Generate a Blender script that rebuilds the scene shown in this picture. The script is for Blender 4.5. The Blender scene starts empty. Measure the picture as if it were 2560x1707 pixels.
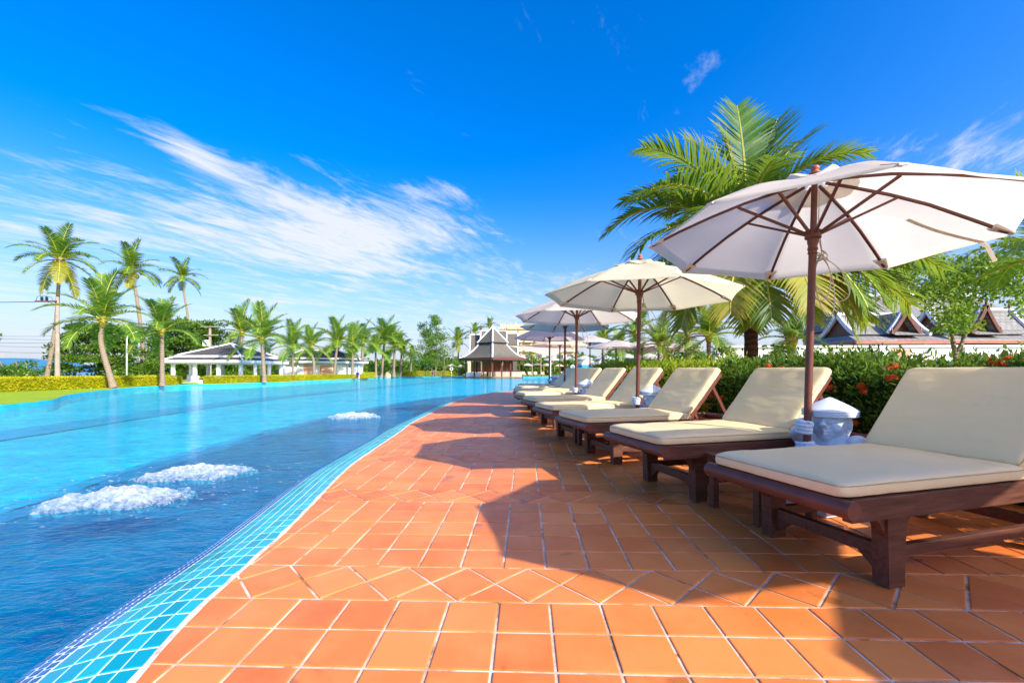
import bpy, bmesh, math, random
import numpy as np
from mathutils import Vector, Matrix, noise as mnoise

random.seed(7)
rng = np.random.default_rng(7)
PI = math.pi
SC = bpy.context.scene
COL = SC.collection

# ------------------------------------------------------------------ camera
F, UC, VH, CH = 1100.0, 1280.0, 930.0, 0.932      # focal length and horizon of the 2560 px wide photograph, eye height (m)
K = 0.0091                                         # the deck falls very slightly towards the camera (drainage)
cam_d = bpy.data.cameras.new('camera')
cam = bpy.data.objects.new('camera', cam_d)
COL.objects.link(cam)
cam.location = (0, 0, CH)
cam.rotation_euler = (math.radians(90), 0, 0)
cam_d.sensor_width = 36.0
cam_d.lens = F / 2560 * 36.0
cam_d.shift_x = 0.0
cam_d.shift_y = (VH - 853.5) / 2560
cam_d.clip_start = 0.05
cam_d.clip_end = 20000
SC.camera = cam

# ------------------------------------------------------------------ sun, sky, exposure
SUN_EL, SUN_AZ = math.radians(31.5), math.radians(-44.5)     # azimuth measured from +X towards +Y
sd = Vector((math.cos(SUN_EL) * math.cos(SUN_AZ), math.cos(SUN_EL) * math.sin(SUN_AZ), math.sin(SUN_EL)))
sun_d = bpy.data.lights.new('sun', 'SUN')
sun_d.energy = 3.1
sun_d.angle = math.radians(0.55)
sun_d.color = (1.0, 0.93, 0.82)
sun = bpy.data.objects.new('sun', sun_d)
COL.objects.link(sun)
sun.rotation_euler = sd.to_track_quat('Z', 'Y').to_euler()
sun.location = sd * 60
SC.view_settings.view_transform = 'Standard'
SC.view_settings.look = 'None'
SC.view_settings.gamma = 1.0
SC.view_settings.use_curve_mapping = False
SC.view_settings.exposure = 1.35
SC.cycles.max_bounces = 8
SC.cycles.transparent_max_bounces = 12
SC.cycles.caustics_reflective = False
SC.cycles.caustics_refractive = False
SC.cycles.sample_clamp_indirect = 6.0

world = bpy.data.worlds.new('World')
SC.world = world
world.use_nodes = True
wn, wl = world.node_tree.nodes, world.node_tree.links
wn.clear()
def W(t, **kw):
    n = wn.new(t)
    for k, v in kw.items(): setattr(n, k, v)
    return n
def wmath(op, a, b=None, c=None, clamp=False):
    n = W('ShaderNodeMath', operation=op, use_clamp=clamp)
    for i, x in enumerate((a, b, c)):
        if x is None: continue
        if isinstance(x, (int, float)): n.inputs[i].default_value = x
        else: wl.new(x, n.inputs[i])
    return n.outputs[0]
sky = W('ShaderNodeTexSky', sky_type='NISHITA')
sky.sun_disc = False
sky.sun_elevation = SUN_EL
sky.sun_rotation = math.radians(90) - SUN_AZ
sky.altitude = 0
sky.air_density = 1.0
sky.dust_density = 2.2
sky.ozone_density = 3.0
hs = W('ShaderNodeHueSaturation')
hs.inputs['Hue'].default_value = 0.497
hs.inputs['Saturation'].default_value = 1.5
hs.inputs['Value'].default_value = 1.0
wl.new(sky.outputs[0], hs.inputs['Color'])
tint = W('ShaderNodeMixRGB', blend_type='MULTIPLY')
tint.inputs[0].default_value = 1.0
tint.inputs[2].default_value = (0.62, 0.62, 0.86, 1)
wl.new(hs.outputs[0], tint.inputs[1])
tc = W('ShaderNodeTexCoord')
sep = W('ShaderNodeSeparateXYZ')
wl.new(tc.outputs['Generated'], sep.inputs[0])
zc = wmath('MAXIMUM', sep.outputs[2], 0.03)
px, py = wmath('DIVIDE', sep.outputs[0], zc), wmath('DIVIDE', sep.outputs[1], zc)   # a flat cloud layer overhead
ca, sa = math.cos(math.radians(-24)), math.sin(math.radians(-24))
qx = wmath('SUBTRACT', wmath('MULTIPLY', px, ca), wmath('MULTIPLY', py, -sa))
qy = wmath('ADD', wmath('MULTIPLY', px, -sa), wmath('MULTIPLY', py, ca))
def cloud_noise(sx, sy, scale, detail, rough, dist, off):
    c = W('ShaderNodeCombineXYZ')
    wl.new(wmath('MULTIPLY', qx, sx), c.inputs[0]); wl.new(wmath('MULTIPLY', qy, sy), c.inputs[1])
    c.inputs[2].default_value = off
    n = W('ShaderNodeTexNoise')
    n.inputs['Scale'].default_value = scale; n.inputs['Detail'].default_value = detail
    n.inputs['Roughness'].default_value = rough; n.inputs['Distortion'].default_value = dist
    wl.new(c.outputs[0], n.inputs['Vector'])
    return n.outputs['Fac']
n1 = cloud_noise(1.5, 0.62, 1.7, 10, 0.66, 0.7, 3.1)
n2 = cloud_noise(3.6, 1.0, 2.4, 9, 0.68, 0.6, 9.7)
def blob(cx, cy, rx, ry, rot):
    c, s = math.cos(math.radians(rot)), math.sin(math.radians(rot))
    dx, dy = wmath('SUBTRACT', px, cx), wmath('SUBTRACT', py, cy)
    a = wmath('DIVIDE', wmath('ADD', wmath('MULTIPLY', dx, c), wmath('MULTIPLY', dy, s)), rx)
    b = wmath('DIVIDE', wmath('SUBTRACT', wmath('MULTIPLY', dy, c), wmath('MULTIPLY', dx, s)), ry)
    d = wmath('ADD', wmath('MULTIPLY', a, a), wmath('MULTIPLY', b, b))
    return wmath('POWER', 2.718, wmath('MULTIPLY', d, -1.0))
def addall(*xs):
    r = xs[0]
    for x in xs[1:]: r = wmath('ADD', r, x)
    return r
cover = addall(wmath('MULTIPLY', blob(-1.48, 2.05, 0.13, 0.36, 20), 0.15),
               wmath('MULTIPLY', blob(-1.22, 2.55, 0.2, 0.8, -20), 0.14),
               wmath('MULTIPLY', blob(-0.95, 3.1, 0.65, 0.75, -20), 0.20),
               wmath('MULTIPLY', blob(-1.7, 3.3, 0.9, 1.1, -15), 0.23),
               wmath('MULTIPLY', blob(-0.42, 2.45, 0.24, 0.24, -15), 0.20),
               wmath('MULTIPLY', blob(-2.9, 3.1, 1.3, 0.8, 0), 0.13),
               wmath('MULTIPLY', blob(-1.35, 4.2, 0.9, 0.8, -20), 0.15),
               wmath('MULTIPLY', blob(0.62, 1.46, 0.10, 0.16, 0), 0.17),
               wmath('MULTIPLY', blob(2.1, 1.95, 0.7, 0.35, 0), 0.22),
               wmath('MULTIPLY', blob(0.62, 1.72, 0.22, 0.09, 0), 0.13))
rad_ = wmath('SQRT', wmath('ADD', wmath('MULTIPLY', px, px), wmath('MULTIPLY', py, py)))
low = wmath('MULTIPLY', wmath('SUBTRACT', rad_, 3.4), 0.06)
low = wmath('MINIMUM', wmath('MAXIMUM', low, -0.10), 0.15)
dens = addall(wmath('MULTIPLY', n1, 0.85), wmath('MULTIPLY', n2, 0.62), cover, low, -0.80)
mr = W('ShaderNodeMapRange', interpolation_type='SMOOTHSTEP')
mr.inputs['From Min'].default_value = 0.0; mr.inputs['From Max'].default_value = 0.40
wl.new(dens, mr.inputs['Value'])
haze_f = wmath('POWER', wmath('SUBTRACT', 1.0, wmath('MINIMUM', wmath('MULTIPLY', wmath('MAXIMUM', sep.outputs[2], 0.0), 2.55), 1.0)), 1.9)
hz = W('ShaderNodeMixRGB', blend_type='MIX')
wl.new(wmath('MULTIPLY', haze_f, 0.95), hz.inputs[0])
wl.new(tint.outputs[0], hz.inputs[1])
hz.inputs[2].default_value = (1.95, 2.15, 2.42, 1)
cl = W('ShaderNodeMixRGB', blend_type='MIX')
wl.new(wmath('MULTIPLY', mr.outputs[0], 0.9), cl.inputs[0])
wl.new(hz.outputs[0], cl.inputs[1])
cl.inputs[2].default_value = (2.45, 2.5, 2.55, 1)
bg = W('ShaderNodeBackground')
bg.inputs['Strength'].default_value = 0.15
wl.new(cl.outputs[0], bg.inputs['Color'])
wo = W('ShaderNodeOutputWorld')
wl.new(bg.outputs[0], wo.inputs['Surface'])

# ------------------------------------------------------------------ helpers
def P(u, v, Y):
    """photo direction (u, v) at depth Y -> world point"""
    return Vector(((u - UC) / F * Y, Y, CH - (v - VH) / F * Y))
def dz(y): return K * y

MATS = {}
class NT:
    """small node-tree writer for a material"""
    def __init__(s, name):
        m = bpy.data.materials.new(name); m.use_nodes = True
        s.m, s.n, s.l = m, m.node_tree.nodes, m.node_tree.links
        s.n.clear()
        s.out = s.n.new('ShaderNodeOutputMaterial')
        MATS[name] = m
    def N(s, t, ins=None, **kw):
        n = s.n.new(t)
        for k, v in kw.items(): setattr(n, k, v)
        for k, v in (ins or {}).items(): s.set(n, k, v)
        return n
    def set(s, n, k, v):
        if hasattr(v, 'is_output') or isinstance(v, bpy.types.NodeSocket): s.l.new(v, n.inputs[k])
        else: n.inputs[k].default_value = v
    def math(s, op, a, b=0.0, clamp=False):
        n = s.N('ShaderNodeMath', {0: a, 1: b}, operation=op, use_clamp=clamp); return n.outputs[0]
    def mix(s, f, a, b, bt='MIX'):
        n = s.N('ShaderNodeMixRGB', {0: f, 1: a, 2: b}, blend_type=bt); return n.outputs[0]
    def noise(s, scale, detail=4, rough=.55, vec=None, dist=0.0):
        n = s.N('ShaderNodeTexNoise', {'Scale': scale, 'Detail': detail, 'Roughness': rough, 'Distortion': dist})
        if vec is not None: s.l.new(vec, n.inputs['Vector'])
        return n.outputs['Fac']
    def ramp(s, f, stops, interp='LINEAR'):
        n = s.N('ShaderNodeValToRGB', {0: f}); r = n.color_ramp; r.interpolation = interp
        while len(r.elements) < len(stops): r.elements.new(0.5)
        for e, (p, c) in zip(r.elements, stops):
            e.position = p; e.color = tuple(c) + (1,) if len(c) == 3 else c
        return n.outputs[0]
    def obj(s): return s.N('ShaderNodeTexCoord').outputs['Object']
    def pos(s): return s.N('ShaderNodeNewGeometry').outputs['Position']
    def bump(s, h, strength=.3, dist=.01):
        return s.N('ShaderNodeBump', {'Height': h, 'Strength': strength, 'Distance': dist}).outputs[0]
    def bsdf(s, col, rough=.5, spec=.5, **kw):
        n = s.N('ShaderNodeBsdfPrincipled', {'Base Color': col, 'Roughness': rough, 'Specular IOR Level': spec})
        for k, v in kw.items(): s.set(n, k.replace('_', ' '), v)
        return n
    def done(s, sh): s.l.new(sh, s.out.inputs[0]); return s.m

def C4(c): return (c[0], c[1], c[2], 1.0)
def pmat(name, col, rough=.6, spec=.4, var=.18, scale=6.0, bump=.25, bscale=60.0, bdist=.004, dirt=None, world=False, metallic=0.0, stretch=None):
    t = NT(name)
    v = t.pos() if world else t.obj()
    if stretch:
        mp = t.N('ShaderNodeMapping', {'Vector': v, 'Scale': stretch}); v = mp.outputs[0]
    n = t.noise(scale, 6, .6, v)
    a = C4([c * (1 - var) for c in col]); b = C4([min(1, c * (1 + var)) for c in col])
    c = t.mix(t.math('MULTIPLY', t.math('SUBTRACT', n, .3), 2.5, True), a, b)
    if dirt:
        f = t.ramp(t.noise(scale * .55, 8, .7, v), [(.52, (0, 0, 0)), (.72, (1, 1, 1))])
        c = t.mix(t.math('MULTIPLY', f, dirt[1]), c, C4(dirt[0]))
    p = t.bsdf(c, t.math('ADD', t.math('MULTIPLY', n, .2), rough - .1), spec, Metallic=metallic)
    if bump: t.l.new(t.bump(t.noise(bscale, 5, .6, v), bump, bdist), p.inputs['Normal'])
    return t.done(p.outputs[0])

def leafmat(name, cols, trans=.35, rough=.45, spec=.35, hue=0.0):
    """foliage: each leaf (mesh island) takes its own tone"""
    t = NT(name)
    g = t.N('ShaderNodeNewGeometry')
    r = g.outputs['Random Per Island']
    oi = t.N('ShaderNodeObjectInfo').outputs['Random']
    nz = t.noise(.9, 3, .6, g.outputs['Position'])
    f = t.math('ADD', t.math('MULTIPLY', r, .55), t.math('ADD', t.math('MULTIPLY', oi, .15), t.math('MULTIPLY', t.math('SUBTRACT', nz, .35), .9)), True)
    n = len(cols)
    c = t.ramp(f, [(i / (n - 1), cc) for i, cc in enumerate(cols)])
    p = t.bsdf(c, rough, spec)
    tr = t.N('ShaderNodeBsdfTranslucent', {'Color': t.mix(.5, c, (.55, .62, .05, 1), 'MULTIPLY') if False else t.mix(.35, c, (.5, .6, .06, 1))})
    m = t.N('ShaderNodeMixShader', {0: trans, 1: p.outputs[0], 2: tr.outputs[0]})
    return t.done(m.outputs[0])

def link(o, parent=None):
    COL.objects.link(o)
    if parent is not None: o.parent = parent
    return o
def setp(o, label=None, cat=None, group=None, kind=None):
    if label: o['label'] = label
    if cat: o['category'] = cat
    if group: o['group'] = group
    if kind: o['kind'] = kind
    return o
def empty(name, loc=(0, 0, 0), rz=0.0, **kw):
    o = bpy.data.objects.new(name, None); o.empty_display_size = .1
    o.location = loc; o.rotation_euler = (0, 0, rz)
    link(o); return setp(o, **kw)

class MB:
    """collects shapes; build() links them as one mesh object"""
    def __init__(s): s.v, s.f, s.mi, s.mats = [], [], [], []
    def _m(s, mat):
        if mat is None: return 0
        if mat not in s.mats: s.mats.append(mat)
        return s.mats.index(mat)
    def add(s, vs, fs, mat=None):
        b = len(s.v); i = s._m(mat)
        s.v += [tuple(x) for x in vs]; s.f += [[b + j for j in f] for f in fs]; s.mi += [i] * len(fs); return s
    def box(s, c, d, mat=None, M=None, bev=0.0):
        x, y, z = d[0] / 2, d[1] / 2, d[2] / 2
        if bev > 0:
            bm = bmesh.new(); bmesh.ops.create_cube(bm, size=1.0)
            bmesh.ops.scale(bm, vec=d, verts=bm.verts)
            bmesh.ops.bevel(bm, geom=bm.edges[:], offset=bev, segments=2, profile=.6, affect='EDGES')
            bm.verts.index_update()
            vs = [v.co.copy() for v in bm.verts]; fs = [[v.index for v in f.verts] for f in bm.faces]; bm.free()
        else:
            vs = [Vector(q) for q in ((-x, -y, -z), (x, -y, -z), (x, y, -z), (-x, y, -z), (-x, -y, z), (x, -y, z), (x, y, z), (-x, y, z))]
            fs = [(0, 3, 2, 1), (4, 5, 6, 7), (0, 1, 5, 4), (1, 2, 6, 5), (2, 3, 7, 6), (3, 0, 4, 7)]
        R = M or Matrix.Identity(3)
        return s.add([R @ v + Vector(c) for v in vs], fs, mat)
    def bar(s, a, b, w, h, mat=None, bev=0.0, up=(0, 0, 1)):
        a, b = Vector(a), Vector(b); d = b - a; L = d.length; d.normalize()
        u = Vector(up)
        if abs(d.dot(u)) > .98: u = Vector((1, 0, 0))
        y = u.cross(d).normalized(); z = d.cross(y)
        M = Matrix((d, y, z)).transposed()
        return s.box((a + b) / 2, (L, w, h), mat, M, bev)
    def tube(s, pts, rad, n=8, mat=None, cap=True):
        pts = [Vector(p) for p in pts]; m = len(pts)
        rads = rad if hasattr(rad, '__len__') else [rad] * m
        vs, fs = [], []
        t0 = (pts[1] - pts[0]).normalized()
        u = Vector((0, 0, 1)) if abs(t0.z) < .9 else Vector((1, 0, 0))
        x = u.cross(t0).normalized()
        for i, p in enumerate(pts):
            t = (pts[min(i + 1, m - 1)] - pts[max(i - 1, 0)])
            if t.length < 1e-9: t = t0
            t = t.normalized()
            x = (x - t * x.dot(t))
            x = x.normalized() if x.length > 1e-6 else t.orthogonal().normalized()
            y = t.cross(x)
            for j in range(n):
                a = 2 * PI * j / n
                vs.append(p + (x * math.cos(a) + y * math.sin(a)) * rads[i])
        for i in range(m - 1):
            for j in range(n):
                k = (j + 1) % n
                fs.append((i * n + j, i * n + k, (i + 1) * n + k, (i + 1) * n + j))
        if cap:
            fs.append(tuple(range(n - 1, -1, -1))); fs.append(tuple(range((m - 1) * n, m * n)))
        return s.add(vs, fs, mat)
    def lathe(s, prof, n=16, c=(0, 0, 0), mat=None, rot=0.0, M=None):
        vs, fs = [], []; R = M or Matrix.Identity(3)
        for r, z in prof:
            for j in range(n):
                a = 2 * PI * j / n + rot
                vs.append(R @ Vector((r * math.cos(a), r * math.sin(a), z)) + Vector(c))
        for i in range(len(prof) - 1):
            for j in range(n):
                k = (j + 1) % n
                fs.append((i * n + j, i * n + k, (i + 1) * n + k, (i + 1) * n + j))
        fs.append(tuple(range(n - 1, -1, -1))); fs.append(tuple(range((len(prof) - 1) * n, len(prof) * n)))
        return s.add(vs, fs, mat)
    def prism(s, poly, z0, z1, mat=None):
        n = len(poly)
        vs = [(p[0], p[1], z0) for p in poly] + [(p[0], p[1], z1) for p in poly]
        fs = [tuple(range(n - 1, -1, -1)), tuple(range(n, 2 * n))] + [(i, (i + 1) % n, n + (i + 1) % n, n + i) for i in range(n)]
        return s.add(vs, fs, mat)
    def extrude(s, pts, vec, mat=None):
        """planar polygon swept along vec"""
        n = len(pts); vec = Vector(vec)
        vs = [Vector(p) for p in pts] + [Vector(p) + vec for p in pts]
        fs = [tuple(range(n - 1, -1, -1)), tuple(range(n, 2 * n))] + [(i, (i + 1) % n, n + (i + 1) % n, n + i) for i in range(n)]
        return s.add(vs, fs, mat)
    def grid(s, fn, nu, nv, mat=None):
        vs = [fn(i / nu, j / nv) for j in range(nv + 1) for i in range(nu + 1)]
        fs = [(j * (nu + 1) + i, j * (nu + 1) + i + 1, (j + 1) * (nu + 1) + i + 1, (j + 1) * (nu + 1) + i) for j in range(nv) for i in range(nu)]
        return s.add(vs, fs, mat)
    def ball(s, c, r, nu=12, nv=8, mat=None, sq=(1, 1, 1), M=None):
        R = M or Matrix.Identity(3)
        vs, fs = [], []
        for j in range(nv + 1):
            th = PI * j / nv
            for i in range(nu):
                ph = 2 * PI * i / nu
                vs.append(R @ Vector((r * sq[0] * math.sin(th) * math.cos(ph), r * sq[1] * math.sin(th) * math.sin(ph), -r * sq[2] * math.cos(th))) + Vector(c))
        for j in range(nv):
            for i in range(nu):
                k = (i + 1) % nu
                if j == 0: fs.append((i, nu + k, nu + i))
                elif j == nv - 1: fs.append((j * nu + i, j * nu + k, (j + 1) * nu + i))
                else: fs.append((j * nu + i, j * nu + k, (j + 1) * nu + k, (j + 1) * nu + i))
        return s.add(vs, fs, mat)
    def mesh(s, name, smooth=False):
        me = bpy.data.meshes.new(name); me.from_pydata(s.v, [], s.f)
        for m in s.mats: me.materials.append(m)
        if len(s.mats) > 1: me.polygons.foreach_set('material_index', s.mi)
        if smooth: me.polygons.foreach_set('use_smooth', [True] * len(me.polygons))
        me.update(); return me
    def build(s, name, mat=None, parent=None, smooth=False, loc=None, **kw):
        if mat is not None and not s.mats: s.mats.append(mat)
        o = bpy.data.objects.new(name, s.mesh(name, smooth))
        if loc is not None: o.location = loc
        link(o, parent); return setp(o, **kw)

def smooth_angle(me, deg=35):
    bm = bmesh.new(); bm.from_mesh(me)
    for f in bm.faces: f.smooth = True
    a = math.radians(deg)
    for e in bm.edges:
        if len(e.link_faces) == 2 and e.calc_face_angle(0) > a: e.smooth = False
    bm.to_mesh(me); bm.free()

def copy_tree(o, parent=None):
    c = o.copy(); COL.objects.link(c)
    if parent is not None:
        c.parent = parent; c.matrix_parent_inverse = o.matrix_parent_inverse.copy()
    for ch in list(o.children): copy_tree(ch, c)
    return c

def fast_mesh(name, verts, faces_n, loops, mats):
    """verts (N,3) ndarray; loops flat int array; faces_n verts per face (constant)"""
    me = bpy.data.meshes.new(name)
    nv = len(verts); nl = len(loops); nf = nl // faces_n
    me.vertices.add(nv); me.vertices.foreach_set('co', np.ascontiguousarray(verts, dtype=np.float32).ravel())
    me.loops.add(nl); me.loops.foreach_set('vertex_index', np.ascontiguousarray(loops, dtype=np.int32))
    me.polygons.add(nf)
    me.polygons.foreach_set('loop_start', np.arange(0, nl, faces_n, dtype=np.int32))
    for m in mats: me.materials.append(m)
    me.update(calc_edges=True)
    return me

def leaves(pos, dirs, length, width, fold=.25):
    """one folded diamond leaf per row -> verts, loops (quads)"""
    N = len(pos)
    d = dirs / (np.linalg.norm(dirs, axis=1, keepdims=True) + 1e-9)
    r = rng.normal(size=(N, 3))
    s = np.cross(d, r); s /= (np.linalg.norm(s, axis=1, keepdims=True) + 1e-9)
    n = np.cross(s, d)
    L = (np.asarray(length) * np.ones(N))[:, None]; Wd = (np.asarray(width) * np.ones(N))[:, None]
    mid = pos + d * L * .5 + n * Wd * fold
    v = np.stack([pos, mid + s * Wd * .5 - n * Wd * fold * 1.6, pos + d * L, mid - s * Wd * .5 - n * Wd * fold * 1.6], axis=1).reshape(-1, 3)
    return v, np.arange(4 * N, dtype=np.int32)

def leaf_obj(name, pos, dirs, length, width, mat, parent=None, **kw):
    v, l = leaves(np.asarray(pos, float), np.asarray(dirs, float), length, width)
    o = bpy.data.objects.new(name, fast_mesh(name, v, 4, l, [mat]))
    link(o, parent); return setp(o, **kw)

def unit(n): 
    d = rng.normal(size=(n, 3)); return d / np.linalg.norm(d, axis=1, keepdims=True)

def catmull(pts, per=8):
    pts = [np.array(p, float) for p in pts]; out = []
    for i in range(len(pts) - 1):
        p0 = pts[max(i - 1, 0)]; p1 = pts[i]; p2 = pts[i + 1]; p3 = pts[min(i + 2, len(pts) - 1)]
        for k in range(per):
            t = k / per
            out.append(.5 * ((2 * p1) + (-p0 + p2) * t + (2 * p0 - 5 * p1 + 4 * p2 - p3) * t * t + (-p0 + 3 * p1 - 3 * p2 + p3) * t ** 3))
    out.append(pts[-1]); return out
# ------------------------------------------------------------------ materials
def mat_tile():
    t = NT('terracotta')
    pos = t.pos(); oi = t.N('ShaderNodeObjectInfo').outputs['Random']
    isl = t.N('ShaderNodeNewGeometry').outputs['Random Per Island']
    r = t.math('FRACT', t.math('ADD', t.math('MULTIPLY', oi, 7.3), isl))
    base = t.ramp(r, [(0, (.62, .145, .026)), (.2, (.72, .180, .032)), (.7, (.79, .212, .040)), (1, (.88, .262, .055))])
    n = t.noise(3.2, 6, .62, pos)
    base = t.mix(t.math('MULTIPLY', t.math('SUBTRACT', n, .42), 2.2, True), base, (.88, .31, .085, 1))
    fine = t.noise(55, 5, .7, pos)
    base = t.mix(t.math('MULTIPLY', fine, .22), base, (.42, .12, .03, 1))
    st = t.ramp(t.noise(2.6, 3, .5, pos, .6), [(.66, (0, 0, 0)), (.69, (1, 1, 1))])
    base = t.mix(t.math('MULTIPLY', st, .55), base, (.30, .085, .015, 1))
    spots = t.ramp(t.noise(23, 2, .4, pos), [(.76, (0, 0, 0)), (.78, (1, 1, 1))])
    base = t.mix(t.math('MULTIPLY', spots, .3), base, (.22, .07, .02, 1))
    rough = t.math('SUBTRACT', t.math('ADD', t.math('MULTIPLY', t.noise(9, 5, .6, pos), .3), .30), t.math('MULTIPLY', st, .15))
    p = t.bsdf(base, rough, .42)
    t.l.new(t.bump(t.noise(34, 6, .65, pos), .22, .004), p.inputs['Normal'])
    return t.done(p.outputs[0])
M_TILE = mat_tile()
def mat_grout():
    t = NT('grout')
    pos = t.pos()
    n = t.noise(5, 6, .7, pos)
    c = t.ramp(n, [(.30, (.22, .11, .06)), (.42, (.50, .33, .21)), (.6, (.76, .60, .45))])
    rust = t.ramp(t.noise(7.5, 3, .5, pos), [(.62, (0, 0, 0)), (.66, (1, 1, 1))])
    c = t.mix(t.math('MULTIPLY', rust, .8), c, (.42, .12, .02, 1))
    p = t.bsdf(c, .85, .2)
    t.l.new(t.bump(t.noise(140, 4, .7, pos), .5, .004), p.inputs['Normal'])
    return t.done(p.outputs[0])
M_GROUT = mat_grout()
def mat_glaze(name, cols, rough=.12):
    t = NT(name)
    oi = t.N('ShaderNodeObjectInfo').outputs['Random']
    isl = t.N('ShaderNodeNewGeometry').outputs['Random Per Island']
    r = t.math('FRACT', t.math('ADD', t.math('MULTIPLY', oi, 5.7), isl))
    c = t.ramp(r, [(i / (len(cols) - 1), k) for i, k in enumerate(cols)])
    c = t.mix(t.math('MULTIPLY', t.noise(28, 4, .6, t.pos()), .35), c, C4(cols[0]))
    p = t.bsdf(c, rough, .5)
    t.l.new(t.bump(t.noise(18, 3, .5, t.pos()), .08, .004), p.inputs['Normal'])
    return t.done(p.outputs[0])
M_TEAL = mat_glaze('teal_glaze', [(.003, .27, .32), (.006, .35, .40), (.012, .43, .47)], .2)
M_NAVY = mat_glaze('navy_mosaic', [(.003, .06, .20), (.004, .09, .28), (.006, .13, .33)], .2)
M_WGROUT = pmat('white_grout', (.74, .80, .78), .8, .2, .12, 9, .4, 120, .003, world=True)
M_EDGE = pmat('mortar_line', (.72, .60, .50), .9, .15, .2, 30, .7, 90, .006, dirt=((.35, .15, .06), .8), world=True)

def mat_water():
    t = NT('pool_water')
    pos = t.pos()
    mp = t.N('ShaderNodeMapping', {'Vector': pos, 'Scale': (1.0, 1.6, 1.0), 'Rotation': (0, 0, .25)}).outputs[0]
    a = t.noise(2.6, 4, .55, mp, .7)
    b = t.noise(9.0, 4, .6, mp, .9)
    c = t.noise(31.0, 2, .5, mp, .4)
    h = t.math('ADD', t.math('MULTIPLY', a, .55), t.math('ADD', t.math('MULTIPLY', b, .34), t.math('MULTIPLY', c, .05)))
    nb = t.N('ShaderNodeBump', {'Height': h, 'Strength': 1.0, 'Distance': .046}).outputs[0]
    # refraction is painted as a tint: darker in the troughs, paler on the crests
    f = t.ramp(t.math('ADD', t.math('MULTIPLY', b, .6), t.math('MULTIPLY', a, .4)), [(.34, (.05, .58, .74)), (.50, (.15, .82, .88)), (.64, (.42, .96, .96))])
    tr = t.N('ShaderNodeBsdfTransparent', {'Color': f})
    gl = t.N('ShaderNodeBsdfGlossy', {'Color': (1, 1, 1, 1), 'Roughness': .03, 'Normal': nb})
    inc = t.N('ShaderNodeNewGeometry').outputs['Incoming']
    dn = t.N('ShaderNodeVectorMath', {0: inc, 1: nb}, operation='DOT_PRODUCT').outputs['Value']
    fr = t.math('ADD', .02, t.math('MULTIPLY', .42, t.math('POWER', t.math('SUBTRACT', 1.0, t.math('ABSOLUTE', dn), True), 5.0)))
    m = t.N('ShaderNodeMixShader', {0: fr, 1: tr.outputs[0], 2: gl.outputs[0]})
    return t.done(m.outputs[0])
M_WATER = mat_water()
def mat_floor(name, c0, c1, line):
    t = NT(name)
    pos = t.pos()
    n = t.noise(.8, 4, .55, pos, .8)
    c = t.mix(t.math('MULTIPLY', t.math('SUBTRACT', n, .35), 3.0, True), C4(c0), C4(c1))
    br = t.N('ShaderNodeTexBrick', {'Vector': pos, 'Color1': (1, 1, 1, 1), 'Color2': (.86, .9, .94, 1), 'Mortar': C4(line), 'Scale': 1.0, 'Mortar Size': .008, 'Brick Width': .2, 'Row Height': .2}, offset=0.0)
    c = t.mix(1.0, c, br.outputs[0], 'MULTIPLY')
    p = t.bsdf(c, .5, .3)
    return t.done(p.outputs[0])
M_FLOOR = mat_floor('pool_floor_cyan', (.012, .60, .68), (.022, .80, .84), (.8, .9, 1.0))
M_FLOORD = mat_floor('pool_floor_blue', (.002, .18, .31), (.003, .26, .42), (.8, .9, 1.0))
M_MID1 = mat_floor('pool_floor_blend', (.006, .28, .45), (.009, .37, .56), (.8, .9, 1.0))  # in-between tint for the painted wave blur, the floor stays level
M_MID2 = mat_floor('pool_floor_blend_pale', (.012, .42, .60), (.02, .53, .73), (.8, .9, 1.0))
M_LANE = mat_floor('pool_lane_blue', (.008, .42, .58), (.014, .54, .70), (.8, .9, 1.0))

def mat_lawn():
    t = NT('lawn_grass')
    pos = t.pos()
    n = t.noise(.45, 5, .6, pos); f = t.noise(38, 4, .7, pos)
    c = t.ramp(n, [(.3, (.28, .40, .012)), (.5, (.38, .50, .018)), (.7, (.48, .57, .03))])
    c = t.mix(t.math('MULTIPLY', f, .55), c, (.10, .2, .012, 1))
    p = t.bsdf(c, .8, .15)
    t.l.new(t.bump(f, .8, .03), p.inputs['Normal'])
    return t.done(p.outputs[0])
M_LAWN = mat_lawn()
M_GROUND = pmat('bare_ground', (.16, .18, .06), .9, .1, .4, .3, .5, 20, .02, world=True)
M_SEA = pmat('sea_water', (.015, .14, .27), .25, .5, .25, .02, .6, .6, .1, world=True)
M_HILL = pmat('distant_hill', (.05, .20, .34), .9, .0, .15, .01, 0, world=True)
M_PAVE = pmat('brown_paving', (.33, .16, .09), .7, .3, .2, 1.2, .3, 30, .004, world=True)
M_COPE = pmat('turquoise_coping', (.04, .42, .46), .35, .5, .15, 3, .1, 30, world=True)

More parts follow.
